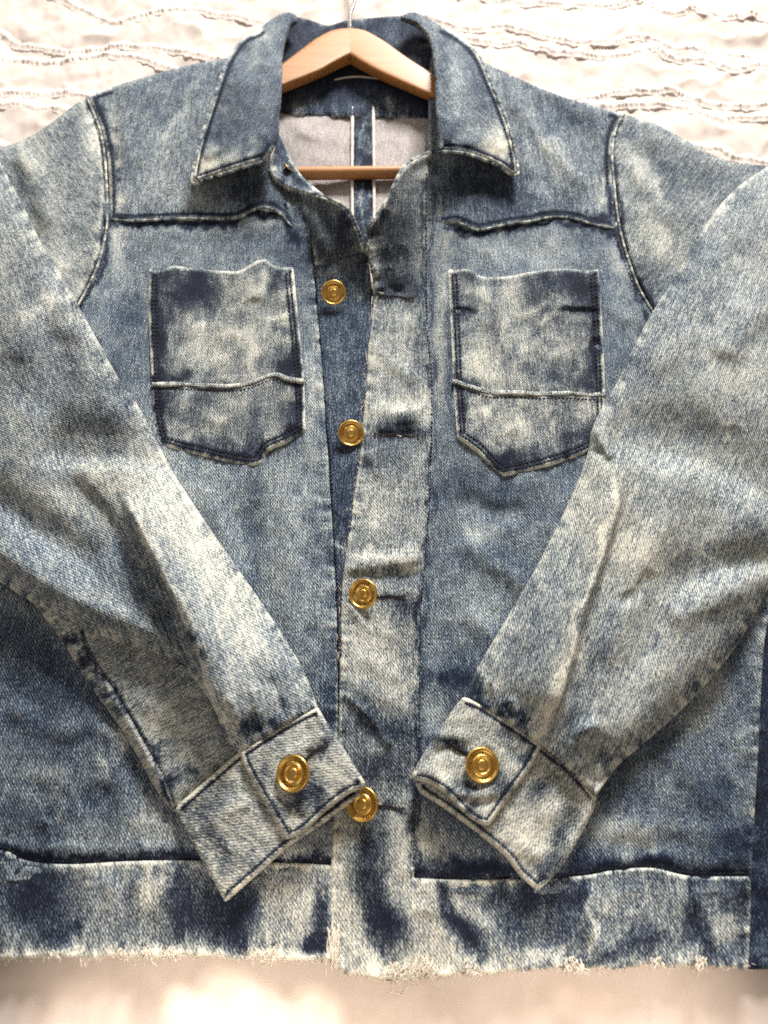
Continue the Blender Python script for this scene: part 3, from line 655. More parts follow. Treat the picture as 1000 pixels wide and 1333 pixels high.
pk = panel('pk', 'placket', [(476, 302), (488, 282), (501, 262), (514, 236), (526, 215, 1), (545, 203), (568, 193, 1), (558, 212, 1), (556, 330), (557, 420), (563, 500), (562, 600), (559, 670), (553, 740), (549, 800), (547, 900), (546, 1000), (540, 1080), (539, 1143, 1), (580, 1145), (640, 1145), (700, 1143), (760, 1140), (805, 1132), (850, 1130), (880, 1137), (905, 1141), (977, 1141, 1), (977, 1190), (974, 1262, 1), (930, 1260), (880, 1258), (840, 1257), (800, 1262), (760, 1259), (720, 1261), (690, 1262), (650, 1266), (610, 1268), (570, 1270), (530, 1276), (490, 1272), (450, 1266), (432, 1260, 1), (428, 1225), (430, 1180), (432, 1100), (439, 1000), (441, 950), (443, 850), (446, 760), (451, 720), (460, 650), (468, 600), (473, 545), (477, 500), (480, 440), (486, 395), (485, 360), (481, 330)],
      zpl, wash_pl, lambda U, V: 0.45 + 0.25 * sstep(V, 360, 300) - 0.15 * sstep(U, 600, 680) * sstep(V, 1100, 1140) + 0.2 * blobs(U, V, [(460, 1150, 40, 200, 0, 1), (560, 1200, 30, 80, 0, 1)]), seed=13, wear=.30, wearw=3.5, r=4, drop=2.2, skirt=3, pucker=.55, preach=12, plen=8, fray=2.4, warp=8,  # warmer tint at the top carries the painted lapel shadow
      edge_on=lambda u, v: 0.25 + 0.75 * ((u < 500) | (v < 240) | (v > 1128)))

stitches(sh(HSR, 0, -2.5), fr, rpx=1.3, pitch=6)
stitches(sh(PST, -3.5, 0), pk, rpx=1.6)
# ---- yokes
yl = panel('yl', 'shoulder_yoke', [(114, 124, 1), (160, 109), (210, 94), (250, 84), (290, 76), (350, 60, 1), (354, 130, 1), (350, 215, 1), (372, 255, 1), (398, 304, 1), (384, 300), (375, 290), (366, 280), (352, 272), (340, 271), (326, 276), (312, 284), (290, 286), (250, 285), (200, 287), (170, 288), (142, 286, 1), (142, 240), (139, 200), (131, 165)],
      lambda U, V: F(U, V) + 4.0 + ridge(U, V, [(170, 230), (215, 150), (268, 95)], 9, 2.6) + ridge(U, V, [(200, 240), (240, 190), (262, 150)], 14, -1.3) + ridge(U, V, [(345, 285), (350, 262), (345, 240)], 9, 1.8) - 2.5 * np.exp(-((U - 395) / 24) ** 2 - ((V - 290) / 40) ** 2) - 7 * sstep(170 - U, 0, 60) * 0.6,
      lambda U, V: 0.50 + blobs(U, V, [(152, 190, 6, 40, -8, .18), (160, 265, 9, 16, 0, .22), (150, 150, 9, 24, -18, .06), (152, 178, 6, 4, 0, -.3), (153, 198, 6, 4, 0, -.28), (154, 216, 6, 5, 0, -.32), (154, 235, 7, 5, 0, -.34), (160, 283, 14, 5, 0, -.4), (128, 140, 6, 16, -20, -.25), (230, 150, 7, 60, 30, .12), (240, 110, 30, 14, -10, -.12), (200, 130, 20, 20, 0, -.06), (270, 250, 40, 20, 0, .10), (325, 250, 50, 28, 0, -.20), (200, 250, 40, 20, 0, .05)]),  # dark blob below the collar: collar shadow painted into the wash
      lambda U, V: 0.14 + 0 * U + 0.5 * blobs(U, V, [(154, 210, 10, 70, 0, 1)]), seed=14, r=4, drop=1.9, skirt=7, wear=.34, wearw=3, groove=(6.5,), gdepth=.7, gdark=.50, pucker=.45, edge_on=lambda u, v: ((v > 262) & (u < 392)) | (u < 145))
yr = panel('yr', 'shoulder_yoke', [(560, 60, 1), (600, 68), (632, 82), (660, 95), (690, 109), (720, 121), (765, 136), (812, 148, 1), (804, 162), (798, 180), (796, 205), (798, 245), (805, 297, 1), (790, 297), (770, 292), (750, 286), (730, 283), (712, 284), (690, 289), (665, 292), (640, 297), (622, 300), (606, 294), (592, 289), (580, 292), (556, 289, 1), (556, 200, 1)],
      lambda U, V: F(U, V) + 1.9 + 2.2 * sstep(U, 568, 592) + ridge(U, V, [(650, 105), (700, 170), (770, 255)], 13, 3.2) + ridge(U, V, [(690, 120), (740, 160), (785, 215)], 12, -2.6) + ridge(U, V, [(600, 292), (612, 270), (615, 250)], 9, 1.5) + ridge(U, V, [(712, 285), (705, 262), (690, 240)], 10, 1.3) - 4 * sstep(U - 760, 0, 60),
      lambda U, V: 0.47 + blobs(U, V, [(788, 250, 7, 30, 0, .22), (787, 215, 6, 9, 0, -.22), (786, 170, 8, 24, 10, -.05), (715, 190, 9, 60, -30, .14), (690, 210, 10, 60, -25, .08), (650, 120, 9, 40, -25, .10), (740, 150, 40, 16, 25, -.10), (700, 250, 34, 12, 10, .06), (640, 250, 70, 32, 5, -.22), (770, 255, 10, 26, -20, .12), (780, 287, 20, 6, 5, -.28), (600, 260, 24, 30, 0, -.06)]),  # wide dark blob paints the collar's shadow above the seam
      lambda U, V: 0.14 + 0 * U + 0.5 * blobs(U, V, [(788, 230, 8, 60, 0, 1)]), seed=15, r=4, drop=1.9, skirt=7, wear=.34, wearw=3, groove=(6.5,), gdepth=.7, gdark=.50, pucker=.45, edge_on=lambda u, v: ((v > 262) & (u > 575)) | (u > 794))
for r_ in inset(yl, 5.5, lambda u, v: u < 143 and v > 128): stitches(r_, yl, raw=True, rpx=.9)
for r_ in inset(yr, 5.5, lambda u, v: u > 795 and 152 < v < 292): stitches(r_, yr, raw=True, rpx=.9)
stitches([(798, 298), (816, 348), (828, 376), (846, 404)], fr, rpx=1.0)
# piping of the armholes: the turned seam allowance stands up as a cord
def cord(pts, z_of, rpx, name='armhole_seam', parent=jacket, mat=None, w=0.72, t=0.55):
    pl = resample(smooth(pts, False, 4), 1.6)
    z = z_of(pl[:, 0], pl[:, 1]); n = len(pl); s = np.arange(n)
    pth = P(pl[:, 0], pl[:, 1], z / 1000); m = pxm(*pl[n // 2])
    rr = rpx * m * (1 + 0.09 * fbm(s / 9., s * 0, 5, 2)) * np.clip(np.minimum(s + 1, n - s) / 4, 0.3, 1)
    v, q = tube_mesh([pth], [rr], 10)
    at = np.repeat(w + 0.14 * fbm(s / 14., s * 0, 8, 2), 10)
    fab = np.stack([np.repeat(s * 0.22, 10), np.tile(np.arange(10) * .05, n), np.zeros(n * 10)], 1)
    return mesh_from(name, v, q, mat or DENIM, parent, True, {'wash': at, 'tint': np.full(n * 10, t)}, {'fab': fab})
cord([(a - 1, b) for a, b in AL], lambda u, v: np.maximum(usl.zat(u - 3, v), yl.zat(u + 3, v) * (v < 280)) * 0 + np.where(v < 285, yl.zat(u + 4, v), fl.zat(u + 4, v)) + 0.4, 1.5)
cord([(a + 1, b) for a, b in AR], lambda u, v: np.where(v < 292, yr.zat(u - 4, v), fr.zat(u - 4, v)) + 0.3, 1.5)

cord(sh(YSL, 0, -1.5), lambda u, v: yl.zat(u, v - 6) - 0.2, 1.5, 'yoke_seam', w=0.64)
cord(sh(YSR[1:], 0, -1.5), lambda u, v: yr.zat(u, v - 6) - 0.2, 1.5, 'yoke_seam', w=0.64)
cord([(354, 221), (365, 235), (379, 244), (400, 250), (420, 256), (440, 264), (455, 275), (465, 296), (473, 318), (480, 342)], lambda u, v: band.zat(u - 1, v + 4) + 0.3, 2.1, 'lapel_edge', w=0.60)
cord([(566, 196), (546, 204), (527, 216), (515, 237), (502, 263), (489, 283), (477, 303), (482, 331), (486, 360)], lambda u, v: pk.zat(u + 3, v + 3) + 0.2, 2.3, 'lapel_edge', w=0.64)
# ---- chest pockets
def pocket(key, outl, seam, base, wash, tint, seed, folds, clipcond):
    ctr = 289 if seed == 21 else 682
    zf = lambda U, V: F(U, V) + 4.8 + sum(ridge(U, V, f[0], f[1], f[2] * 0.62) for f in folds)
    wash2 = lambda U, V: wash(U, V) + sum(ridge(U, V, f[0], f[1] * .8, np.sign(f[2]) * 0.09) for f in folds)
    p = panel(key, 'chest_pocket', outl, zf, wash2, tint, seed=seed, r=3, drop=2.0, skirt=3, wear=.42, wearw=2.8, groove=(5.5, 10.5), gdepth=.5, gdark=.34, pucker=.55, plen=10, preach=16, edge_on=lambda u, v: np.where((v < 363) & (np.abs(u - ctr) < 92), 0.35, 1.0), fine=1.1, washfine=2.2, warp=7)
    for dd in (5.5, 10.5):
        for r_ in inset(p, dd, clipcond): stitches(r_, p, raw=True, rpx=1.25, pitch=5)
    sm = smooth(seam, False, 4)
    up = np.concatenate([sm + [0, -3.3], (sm + [0, 3.3])[::-1]])
    b = panel(key + 'b', 'pocket_welt', [tuple(x) + (1,) for x in up], lambda U, V: zf(U, V) + 1.6, lambda U, V: 0.55 + 0 * U, 0.55, parent=p.o, seed=seed + 40, r=3.2, drop=1.5, skirt=1.4, wear=0.05, pucker=.2, step=1.5, fine=.3)
    stitches(sm + [0, 1.0], b, raw=True, rpx=.55, pitch=4, mat=CREAM_THREAD)
    stitches(sm + [0, 6.2], p, raw=True, rpx=.9, pitch=5)
    return p
PLO = [(194, 350, 1), (203, 352), (213, 351), (225, 346), (250, 349), (280, 352), (310, 353), (322, 347), (335, 339), (345, 337), (354, 344), (362, 348), (370, 348), (382, 348, 1), (386, 390), (391, 440), (396, 495), (398, 561, 1), (372, 576), (350, 586), (340, 603), (331, 606, 1), (300, 601), (260, 592), (230, 585), (208, 578, 1), (200, 545), (196, 470), (193, 400)]
pocket('pl', PLO, [(197, 501), (230, 500), (270, 502), (300, 503), (325, 499), (345, 491), (360, 488), (378, 494), (396, 496)], fl,
   lambda U, V: 0.55 + blobs(U, V, [(240, 372, 34, 22, 20, -.40), (208, 400, 16, 40, 0, -.34), (262, 385, 20, 18, 0, -.2), (362, 366, 12, 22, 20, -.36), (374, 395, 10, 10, 0, -.2), (225, 490, 44, 9, -6, -.34), (374, 478, 20, 16, -20, -.42), (360, 440, 14, 12, 0, .12), (366, 415, 18, 6, 5, .2), (366, 430, 18, 5, 5, -.1), (215, 520, 16, 18, 0, -.3), (376, 545, 14, 20, 0, -.34), (300, 585, 40, 12, 8, -.22), (330, 570, 12, 30, 0, -.22), (250, 570, 40, 6, -30, .15), (280, 450, 50, 40, 0, .05), (205, 470, 9, 90, 0, -.2), (388, 470, 7, 100, 0, -.22)]),
   lambda U, V: 0.58 + 0 * U, 21, [([(232, 408), (255, 397), (285, 394)], 6, 1.8), ([(310, 396), (332, 384), (350, 384)], 6, 1.6), ([(345, 345), (340, 370), (330, 395)], 9, 2.0), ([(350, 350), (365, 362), (360, 380)], 6, 1.4), ([(205, 380), (230, 378), (242, 390)], 6, 1.6), ([(240, 440), (280, 420), (330, 440)], 9, 1.1), ([(355, 415), (370, 412), (385, 414)], 4, 1.2), ([(352, 430), (370, 428), (388, 430)], 4, -1.0), ([(230, 565), (260, 545), (300, 550)], 6, 1.2), ([(310, 480), (330, 460), (340, 430)], 9, 1.4), ([(205, 540), (230, 520), (260, 515)], 6, 1.0), ([(250, 485), (290, 465), (320, 450)], 6, 1.0)],
   lambda u, v: not (v < 362 and 198 < u < 380))
PRO = [(583, 350, 1), (592, 352), (605, 350), (615, 352), (625, 359), (640, 361), (665, 359), (690, 354), (720, 350), (745, 350), (760, 352), (779, 351, 1), (783, 400), (786, 460), (788, 512), (790, 570, 1), (772, 584), (745, 596), (700, 610), (656, 619, 1), (640, 607), (620, 587), (595, 569, 1), (592, 530), (590, 498), (587, 430)]
pocket('pr', PRO, [(589, 495), (602, 500), (620, 506), (640, 511), (670, 511), (700, 513), (740, 512), (770, 514), (789, 513)], fr,
   lambda U, V: 0.55 + blobs(U, V, [(735, 375, 46, 24, -8, -.36), (765, 385, 20, 24, 0, -.18), (605, 400, 14, 6, 0, -.3), (745, 406, 34, 6, -6, -.10), (715, 397, 18, 5, -20, .14), (735, 425, 26, 12, 40, -.14), (768, 470, 16, 40, 0, -.12), (766, 440, 14, 6, 0, .14), (600, 420, 9, 90, 0, -.06), (640, 470, 50, 40, 0, .05), (610, 495, 20, 8, 20, -.3), (760, 500, 30, 8, 0, -.24), (620, 540, 14, 9, 10, .12), (648, 600, 24, 14, -30, -.36), (690, 595, 40, 10, -12, -.24), (765, 565, 20, 14, 0, -.34), (605, 520, 10, 40, 0, -.2), (740, 575, 20, 12, 0, -.14), (776, 430, 6, 120, 0, -.28)]),
   lambda U, V: 0.58 + 0 * U, 22, [([(588, 403), (605, 404), (628, 411)], 6, -1.5), ([(590, 398), (605, 398), (625, 404)], 4, 1.2), ([(710, 402), (740, 397), (783, 401)], 4, 2.2), ([(722, 409), (755, 406), (786, 408)], 5.5, -1.6), ([(700, 430), (720, 412), (735, 404)], 6, 1.6), ([(620, 355), (630, 375), (632, 400)], 9, 1.5), ([(750, 440), (770, 436), (786, 440)], 5, 1.3), ([(752, 452), (770, 450), (786, 452)], 4, -1.1), ([(590, 450), (605, 452), (622, 450)], 5, -1.2), ([(600, 540), (625, 535), (650, 548)], 6, 1.1), ([(660, 470), (700, 455), (740, 470)], 11, 1.0), ([(620, 585), (650, 560), (690, 560)], 8, 1.0)],
   lambda u, v: not (v < 366 and 588 < u < 776))

# ---- sleeves
ST = F
def pillow(pan_outline, h, reach):
    pl = smooth(pan_outline)
    def f(U, V):
        d = poly_dist(U, V, pl)[0]
        return h * np.sqrt(np.clip(1 - (1 - np.clip(d / reach, 0, 1)) ** 2, 0, 1))
    return f
SU = [(30, 768, 1), (100, 790, 1), (250, 850, 1), (320, 975, 1), (312, 982), (270, 1018), (231, 1052, 1), (226, 1058), (200, 1023), (166, 961), (135, 917), (104, 873), (80, 833), (44, 786)]
pil_u = pillow(SU, 8, 26)
def zsu(U, V):
    return F(U, V) + 4 + pil_u(U, V) + ridge(U, V, [(107, 821), (125, 860), (156, 909), (190, 969), (213, 1010), (229, 1052)], 2.2, -2.2, ends=0) + ridge(U, V, [(102, 823), (119, 862), (150, 911), (184, 971), (207, 1012)], 4, 1.1, ends=0) + ridge(U, V, [(165, 905), (215, 930), (270, 960)], 14, 1.8) - ridge(U, V, [(130, 840), (190, 860), (260, 910)], 14, 2.5)
su = panel('su', 'sleeve_underside', SU, zsu,
   lambda U, V: 0.60 + blobs(U, V, [(180, 870, 60, 40, 30, -.06), (91, 829, 11, 8, 20, -.42), (110, 860, 10, 8, 20, -.42), (122, 884, 9, 6, 20, -.24), (136, 905, 10, 8, 30, -.42), (152, 925, 8, 7, 30, -.22), (100, 845, 8, 6, 30, .12), (120, 873, 8, 5, 30, .10), (230, 1015, 10, 12, -30, -.40), (248, 1004, 9, 6, 0, -.34), (208, 978, 9, 12, -30, -.30), (220, 1030, 7, 14, -20, -.2), (205, 950, 26, 12, 30, .12), (170, 960, 8, 40, -35, .05)]) - 0.4 * ridge(U, V, [(107, 821), (125, 860), (156, 909), (190, 969), (213, 1010), (229, 1052)], 3, 1, ends=0),
   0.42, ang=-62, seed=23, r=4, drop=3, skirt=5, wear=.1, pucker=.3)
stitches([(108, 823), (126, 861), (157, 910), (191, 970), (214, 1011), (230, 1051)], su, rpx=1.0)

SM = [(-70, 90, 1), (-22, 165), (0, 210), (26, 260), (52, 313), (79, 357), (105, 403), (131, 450), (155, 493), (178, 525), (202, 570), (224, 612), (252, 656), (280, 698), (332, 772), (384, 852), (402, 888), (414, 922, 1), (377, 940), (345, 959), (311, 981, 1), (300, 970), (288, 945), (275, 915), (262, 897), (247, 879), (221, 858), (182, 845), (130, 829), (96, 814), (44, 785), (0, 757), (-70, 710, 1)]
SMX = [(-70, 90, 1), (-22, 165), (0, 210), (26, 260), (52, 313), (79, 357), (105, 403), (131, 450), (155, 493), (178, 525), (202, 570), (224, 612), (252, 656), (280, 698), (332, 772), (384, 852), (402, 888), (450, 1000, 1), (340, 1060, 1), (288, 945), (275, 915), (262, 897), (247, 879), (221, 858), (182, 845), (130, 829), (96, 814), (44, 785), (0, 757), (-70, 710, 1)]
def cuff_side(U, V, a, b, reach):
    '''0 at the seam of the cuff, 1 further up the sleeve'''
    n = np.array([b[1] - a[1], -(b[0] - a[0])], float); n /= np.hypot(*n)
    d = (U - a[0]) * n[0] + (V - a[1]) * n[1]
    return sstep(d, -2, reach)
pil_l = pillow(SMX, 25, 76)
LSEAM = [(160, 640), (178, 680), (202, 726), (222, 766), (238, 800), (254, 845), (268, 892), (288, 942), (309, 979)]
def zsm(U, V):
    z = F(U, V) * 0.3 + 17 + pil_l(U, V)
    z = z + ridge(U, V, LSEAM, 46, 15, 5, ends=.12)                    # the pleat beside the placket seam
    z = z + ridge(U, V, [(215, 775), (238, 830), (256, 880)], 10, -7, 26, ends=.2)
    z = z + ridge(U, V, [(-20, 705), (60, 762), (140, 802), (215, 834), (252, 874)], 20, 6, 12, ends=.1)   # rolled lower fold
    z = z + ridge(U, V, [(-40, 640), (0, 660), (40, 690), (90, 718), (140, 750)], 34, -10, 14, ends=.15)
    z = z + ridge(U, V, [(76, 606), (105, 640), (150, 690), (180, 740)], 14, -5, 26, ends=.25)
    z = z + ridge(U, V, [(40, 590), (110, 592), (170, 594), (245, 602)], 50, -12, 13, ends=.2)
    z = z + ridge(U, V, [(40, 300), (90, 400), (140, 510), (190, 590)], 22, 3.0, 30) + ridge(U, V, [(250, 690), (300, 780), (350, 880)], 16, 2.2, 22) + ridge(U, V, [(20, 330), (60, 430), (100, 530)], 22, -3.2)
    z = z + ridge(U, V, [(60, 350), (40, 420), (20, 480)], 26, 3.5) + ridge(U, V, [(100, 430), (70, 490), (30, 540)], 26, -4.0)
    z = z + ridge(U, V, [(345, 945), (335, 920), (330, 890)], 6, 2.4) + ridge(U, V, [(365, 935), (362, 905), (350, 880)], 6, -2.2) + ridge(U, V, [(320, 965), (305, 930), (300, 900)], 8, 2.4) + ridge(U, V, [(338, 955), (330, 930)], 4, -2.0)
    c = cuff_side(U, V, (311, 981), (414, 922), 85)
    z = z * c + (1 - c) * (27.0 + F(U, V) * .3 + 0.35 * (z - 30))
    lo = F(U, V) + 9.0
    return lo + 4 * np.log1p(np.exp(np.clip((z - lo) / 4, -30, 30)))
sm = panel('sm', 'sleeve', SM, zsm,
   lambda U, V: 0.57 + blobs(U, V, [(250, 700, 40, 130, -33, .20), (310, 830, 40, 70, -28, .20), (195, 780, 26, 80, -30, -.12), (140, 730, 50, 30, 30, -.06), (290, 850, 12, 30, -20, -.08), (250, 828, 7, 6, 0, -.35), (268, 850, 10, 12, 0, -.12), (350, 875, 20, 16, 0, -.12), (330, 940, 14, 10, -30, -.30), (352, 940, 9, 9, -30, -.34), (366, 915, 6, 16, -10, -.2), (306, 940, 10, 40, -20, .14), (390, 890, 12, 20, 0, .08), (60, 395, 30, 12, -30, .18), (20, 330, 30, 60, -20, -.05), (40, 470, 70, 60, -30, -.10), (110, 540, 60, 50, 20, -.10), (60, 650, 60, 30, 30, .08), (60, 730, 90, 22, 25, -.05), (180, 800, 60, 20, 20, .02), (140, 620, 40, 24, 20, .10)]) + 0.16 * ridge(U, V, [(a + 5, b) for a, b in LSEAM], 4, 1, ends=.1),  # light strip, darker pleat hollow and upper arm: dye plus painted fold shading
   lambda U, V: 0.45 - 0.36 * sstep(V - 0.45 * U, 560, 680) + 0 * U, ang=28, seed=24, r=5, drop=3, skirt=7, wear=.12, pucker=.2, fine=0.65)

SR = [(1070, 165, 1), (1000, 216), (962, 242), (935, 270), (905, 314), (880, 358), (852, 402), (826, 450), (802, 500), (778, 541), (771, 560), (767, 585), (747, 640), (700, 735), (652, 818), (622, 868), (614, 888), (608, 910, 1), (640, 926), (672, 946), (705, 969), (742, 1000), (776, 1036, 1), (790, 1016), (803, 998), (845, 962), (885, 926), (925, 884), (962, 836), (1000, 766), (1070, 640, 1)]
SRX = [(1070, 165, 1), (1000, 216), (962, 242), (935, 270), (905, 314), (880, 358), (852, 402), (826, 450), (802, 500), (778, 541), (771, 560), (767, 585), (747, 640), (700, 735), (652, 818), (622, 868), (614, 888), (560, 1000, 1), (700, 1100, 1), (803, 998), (845, 962), (885, 926), (925, 884), (962, 836), (1000, 766), (1070, 640, 1)]
pil_r = pillow(SRX, 27, 80)
RSEAM = [(798, 600), (804, 652), (778, 745), (757, 802), (744, 858), (728, 908), (713, 950), (705, 970)]
def zsr(U, V):
    z = F(U, V) * 0.3 + 17 + pil_r(U, V)
    z = z + ridge(U, V, RSEAM, 5, 9, 44, ends=.18)
    z = z + ridge(U, V, [(778, 566), (810, 574), (850, 582), (920, 598), (980, 632), (1060, 680)], 58, -12, 22, ends=.1)
    z = z + ridge(U, V, [(935, 640), (880, 750), (820, 880), (790, 960)], 26, -4.0, 34) + ridge(U, V, [(880, 650), (835, 740), (780, 880)], 24, 3.0) + ridge(U, V, [(960, 290), (900, 400), (850, 500)], 24, 3.4, 30) + ridge(U, V, [(750, 680), (710, 770), (670, 860)], 14, 2.0, 20)
    z = z + ridge(U, V, [(772, 552), (784, 575), (800, 600)], 7, 3.0) + ridge(U, V, [(768, 590), (782, 590), (795, 610)], 6, -2.4)
    z = z + ridge(U, V, [(860, 785), (910, 750), (960, 735), (1030, 725)], 30, -8.5, 14, ends=.25) + ridge(U, V, [(860, 810), (920, 785), (985, 760)], 18, 3.5, ends=.2)
    z = z + ridge(U, V, [(800, 790), (830, 770), (850, 740)], 9, -2.6) + ridge(U, V, [(890, 440), (925, 370), (960, 300)], 26, -4.5, 40) + ridge(U, V, [(930, 470), (970, 420), (1010, 380)], 22, 4.0)
    z = z + ridge(U, V, [(765, 1010), (748, 985), (752, 955), (790, 940)], 8, 5.0, 12, ends=.2) + ridge(U, V, [(772, 1025), (766, 995), (785, 970)], 6, -6.5, 8, ends=.15)
    z = z + ridge(U, V, [(620, 905), (626, 885), (622, 870)], 5, 2.4) + ridge(U, V, [(650, 925), (644, 900), (636, 880)], 5, 2.6) + ridge(U, V, [(682, 945), (672, 925), (662, 905)], 5, 2.4) + ridge(U, V, [(668, 940), (658, 915)], 4, -2.4) + ridge(U, V, [(634, 918), (632, 898)], 4, -2.2)
    c = cuff_side(U, V, (608, 910), (776, 1036), 85)
    z = z * c + (1 - c) * (27.0 + F(U, V) * .3 + 0.35 * (z - 30))
    lo = F(U, V) + 9.0
    return lo + 4 * np.log1p(np.exp(np.clip((z - lo) / 4, -30, 30)))
sr = panel('sr', 'sleeve', SR, zsr,
   lambda U, V: 0.61 + blobs(U, V, [(620, 895, 12, 12, 20, -.34), (632, 912, 10, 9, 20, -.36), (660, 925, 14, 9, 30, -.42), (682, 938, 12, 9, 30, -.40), (640, 895, 6, 12, -30, .14), (668, 940, 5, 5, 0, .2), (715, 900, 9, 70, 18, .16), (750, 640, 24, 60, 25, .05), (690, 800, 40, 60, 25, -.05), (790, 800, 50, 50, 0, .02), (830, 720, 40, 40, 0, .12), (775, 860, 20, 60, 15, -.10), (745, 950, 14, 30, 10, -.10), (880, 400, 24, 60, 25, -.05), (950, 480, 70, 40, 0, .08), (900, 320, 30, 40, 25, -.06), (830, 470, 30, 40, 20, -.10), (860, 850, 60, 40, -40, .06), (770, 1000, 12, 20, 0, .10), (784, 985, 9, 12, 0, -.2), (800, 480, 20, 30, 20, -.05)]) + 0.14 * ridge(U, V, [(a - 5, b) for a, b in RSEAM], 4, 1, ends=.1),
   lambda U, V: 0.28 + 0.4 * blobs(U, V, [(830, 720, 60, 60, 0, 1), (730, 870, 20, 100, 15, 1), (790, 640, 40, 60, 0, 1)]), ang=-28, seed=25, r=5, drop=3, skirt=7, wear=.12, pucker=.2, fine=0.65)

# ---- cuffs
def cuff(key, low, flap, zlow, zflap, wl, wf, ang, seed, el, ef):
    a = panel(key + 'l', 'cuff', low, zlow, wl, 0.6, ang=ang, seed=seed, r=6, drop=3.2, skirt=7, wear=.30, wearw=4, groove=(7.5,), gdepth=.8, gdark=.50, roll=.7, pucker=.4, preach=14, edge_on=el)
    b = panel(key + 'f', 'cuff_flap', flap, zflap, wf, 0.6, parent=a.o, ang=ang, seed=seed + 1, r=5.5, drop=3.0, skirt=3.0, wear=.36, wearw=4, groove=(7.5,), gdepth=.8, gdark=.50, roll=.7, pucker=.4, preach=14, edge_on=ef)
    for p, e_ in ((a, el), (b, ef)):
        for r_ in inset(p, 7.5, e_): stitches(r_, p, raw=True, rpx=1.0, pitch=5.2)
    return a, b
CLL = [(413, 921, 1), (377, 939), (312, 978, 1), (270, 1014), (231, 1048, 1), (228, 1057), (238, 1076), (248, 1093), (272, 1136), (293, 1174, 1), (332, 1140), (360, 1115), (382, 1097), (420, 1072), (452, 1048), (470, 1034, 1), (440, 980)]
CLF = [(414, 920, 1), (396, 928), (377, 938), (345, 957), (312, 979, 1), (316, 992), (330, 1020), (350, 1054), (373, 1093, 1), (390, 1086), (405, 1075), (422, 1058), (444, 1040), (460, 1030), (473, 1026), (476, 1020), (470, 1010), (452, 981), (430, 948)]
def zc(base, tiltpts=None):
    return base
zll = lambda U, V: 24 + F(U, V) * 0.3 + ridge(U, V, [(250, 1095), (285, 1060), (330, 1040)], 12, 1.4) + ridge(U, V, [(255, 1080), (290, 1120), (320, 1130)], 14, -1.2) - 4.0 * np.exp(-((U - 235) / 30) ** 2)
zlf = lambda U, V: 28.5 + F(U, V) * 0.3 + ridge(U, V, [(360, 985), (400, 975), (430, 955)], 10, 1.6) + ridge(U, V, [(395, 985), (412, 972), (425, 960)], 5, -1.6) + 1.5 * np.exp(-((U - 455) / 20) ** 2 - ((V - 1010) / 24) ** 2) + ridge(U, V, [(360, 1030), (385, 1060), (400, 1072)], 7, -1.2)
ca, cb = cuff('cl', CLL, CLF, zll, zlf,
   lambda U, V: 0.62 + blobs(U, V, [(285, 1030, 30, 14, -30, -.10), (270, 1060, 30, 10, -30, -.22), (290, 1110, 9, 26, -30, -.28), (305, 1060, 20, 26, 0, .08), (265, 1100, 14, 26, -30, -.05), (335, 1010, 10, 9, 0, -.2), (320, 1120, 9, 20, 40, -.16), (350, 1090, 20, 16, 0, .05)]),
   lambda U, V: 0.66 + blobs(U, V, [(350, 975, 20, 10, -30, -.10), (345, 1005, 9, 12, 0, -.24), (410, 972, 22, 7, -40, -.42), (395, 1040, 30, 22, -30, -.36), (372, 1060, 12, 10, 0, -.16), (360, 1040, 10, 12, 0, .12), (440, 1000, 18, 26, 30, .10), (424, 945, 14, 8, 30, -.16), (390, 985, 12, 8, 0, .04), (420, 1035, 16, 14, 0, -.14), (380, 1070, 8, 8, 0, .22)]), 60, 26,
   lambda u, v: ((v + 0.575 * u) < 1187) | ((v + 0.72 * u) > 1372), lambda u, v: ((v + 0.575 * u) < 1172) | (u < 376) | ((v + 0.55 * u) > 1268))
CRL = [(605, 908, 1), (640, 925), (672, 945), (705, 969, 1), (745, 1000), (777, 1037, 1), (774, 1052), (760, 1080), (742, 1112), (720, 1142), (700, 1159, 1), (678, 1140), (660, 1116), (630, 1090), (605, 1071), (575, 1049), (548, 1032), (541, 1020, 1), (580, 960)]
CRF = [(604, 907, 1), (625, 915), (640, 924), (672, 945), (706, 969, 1), (690, 1000), (668, 1030), (637, 1075, 1), (622, 1071), (606, 1060), (592, 1045), (576, 1030), (556, 1019), (540, 1015), (536, 1010), (546, 990), (560, 968), (576, 945), (592, 920)]
zrl = lambda U, V: 24 + F(U, V) * 0.3 - 2.5 * np.exp(-((U - 765) / 25) ** 2) + ridge(U, V, [(690, 1060), (720, 1060), (750, 1040)], 14, 1.5) + ridge(U, V, [(650, 1080), (690, 1110), (715, 1120)], 12, 1.2) + ridge(U, V, [(730, 1030), (745, 1060), (730, 1100)], 10, -1.2)
zrf = lambda U, V: 29.5 + F(U, V) * 0.3 + ridge(U, V, [(560, 985), (585, 975), (605, 990)], 6, -1.8) + ridge(U, V, [(560, 965), (590, 955), (615, 968)], 8, 1.8) + ridge(U, V, [(600, 1030), (625, 1035), (650, 1025)], 8, 1.4) + ridge(U, V, [(590, 1035), (620, 1050), (650, 1040)], 5, -1.2) + ridge(U, V, [(545, 1000), (575, 1015), (600, 1045)], 9, 1.8)
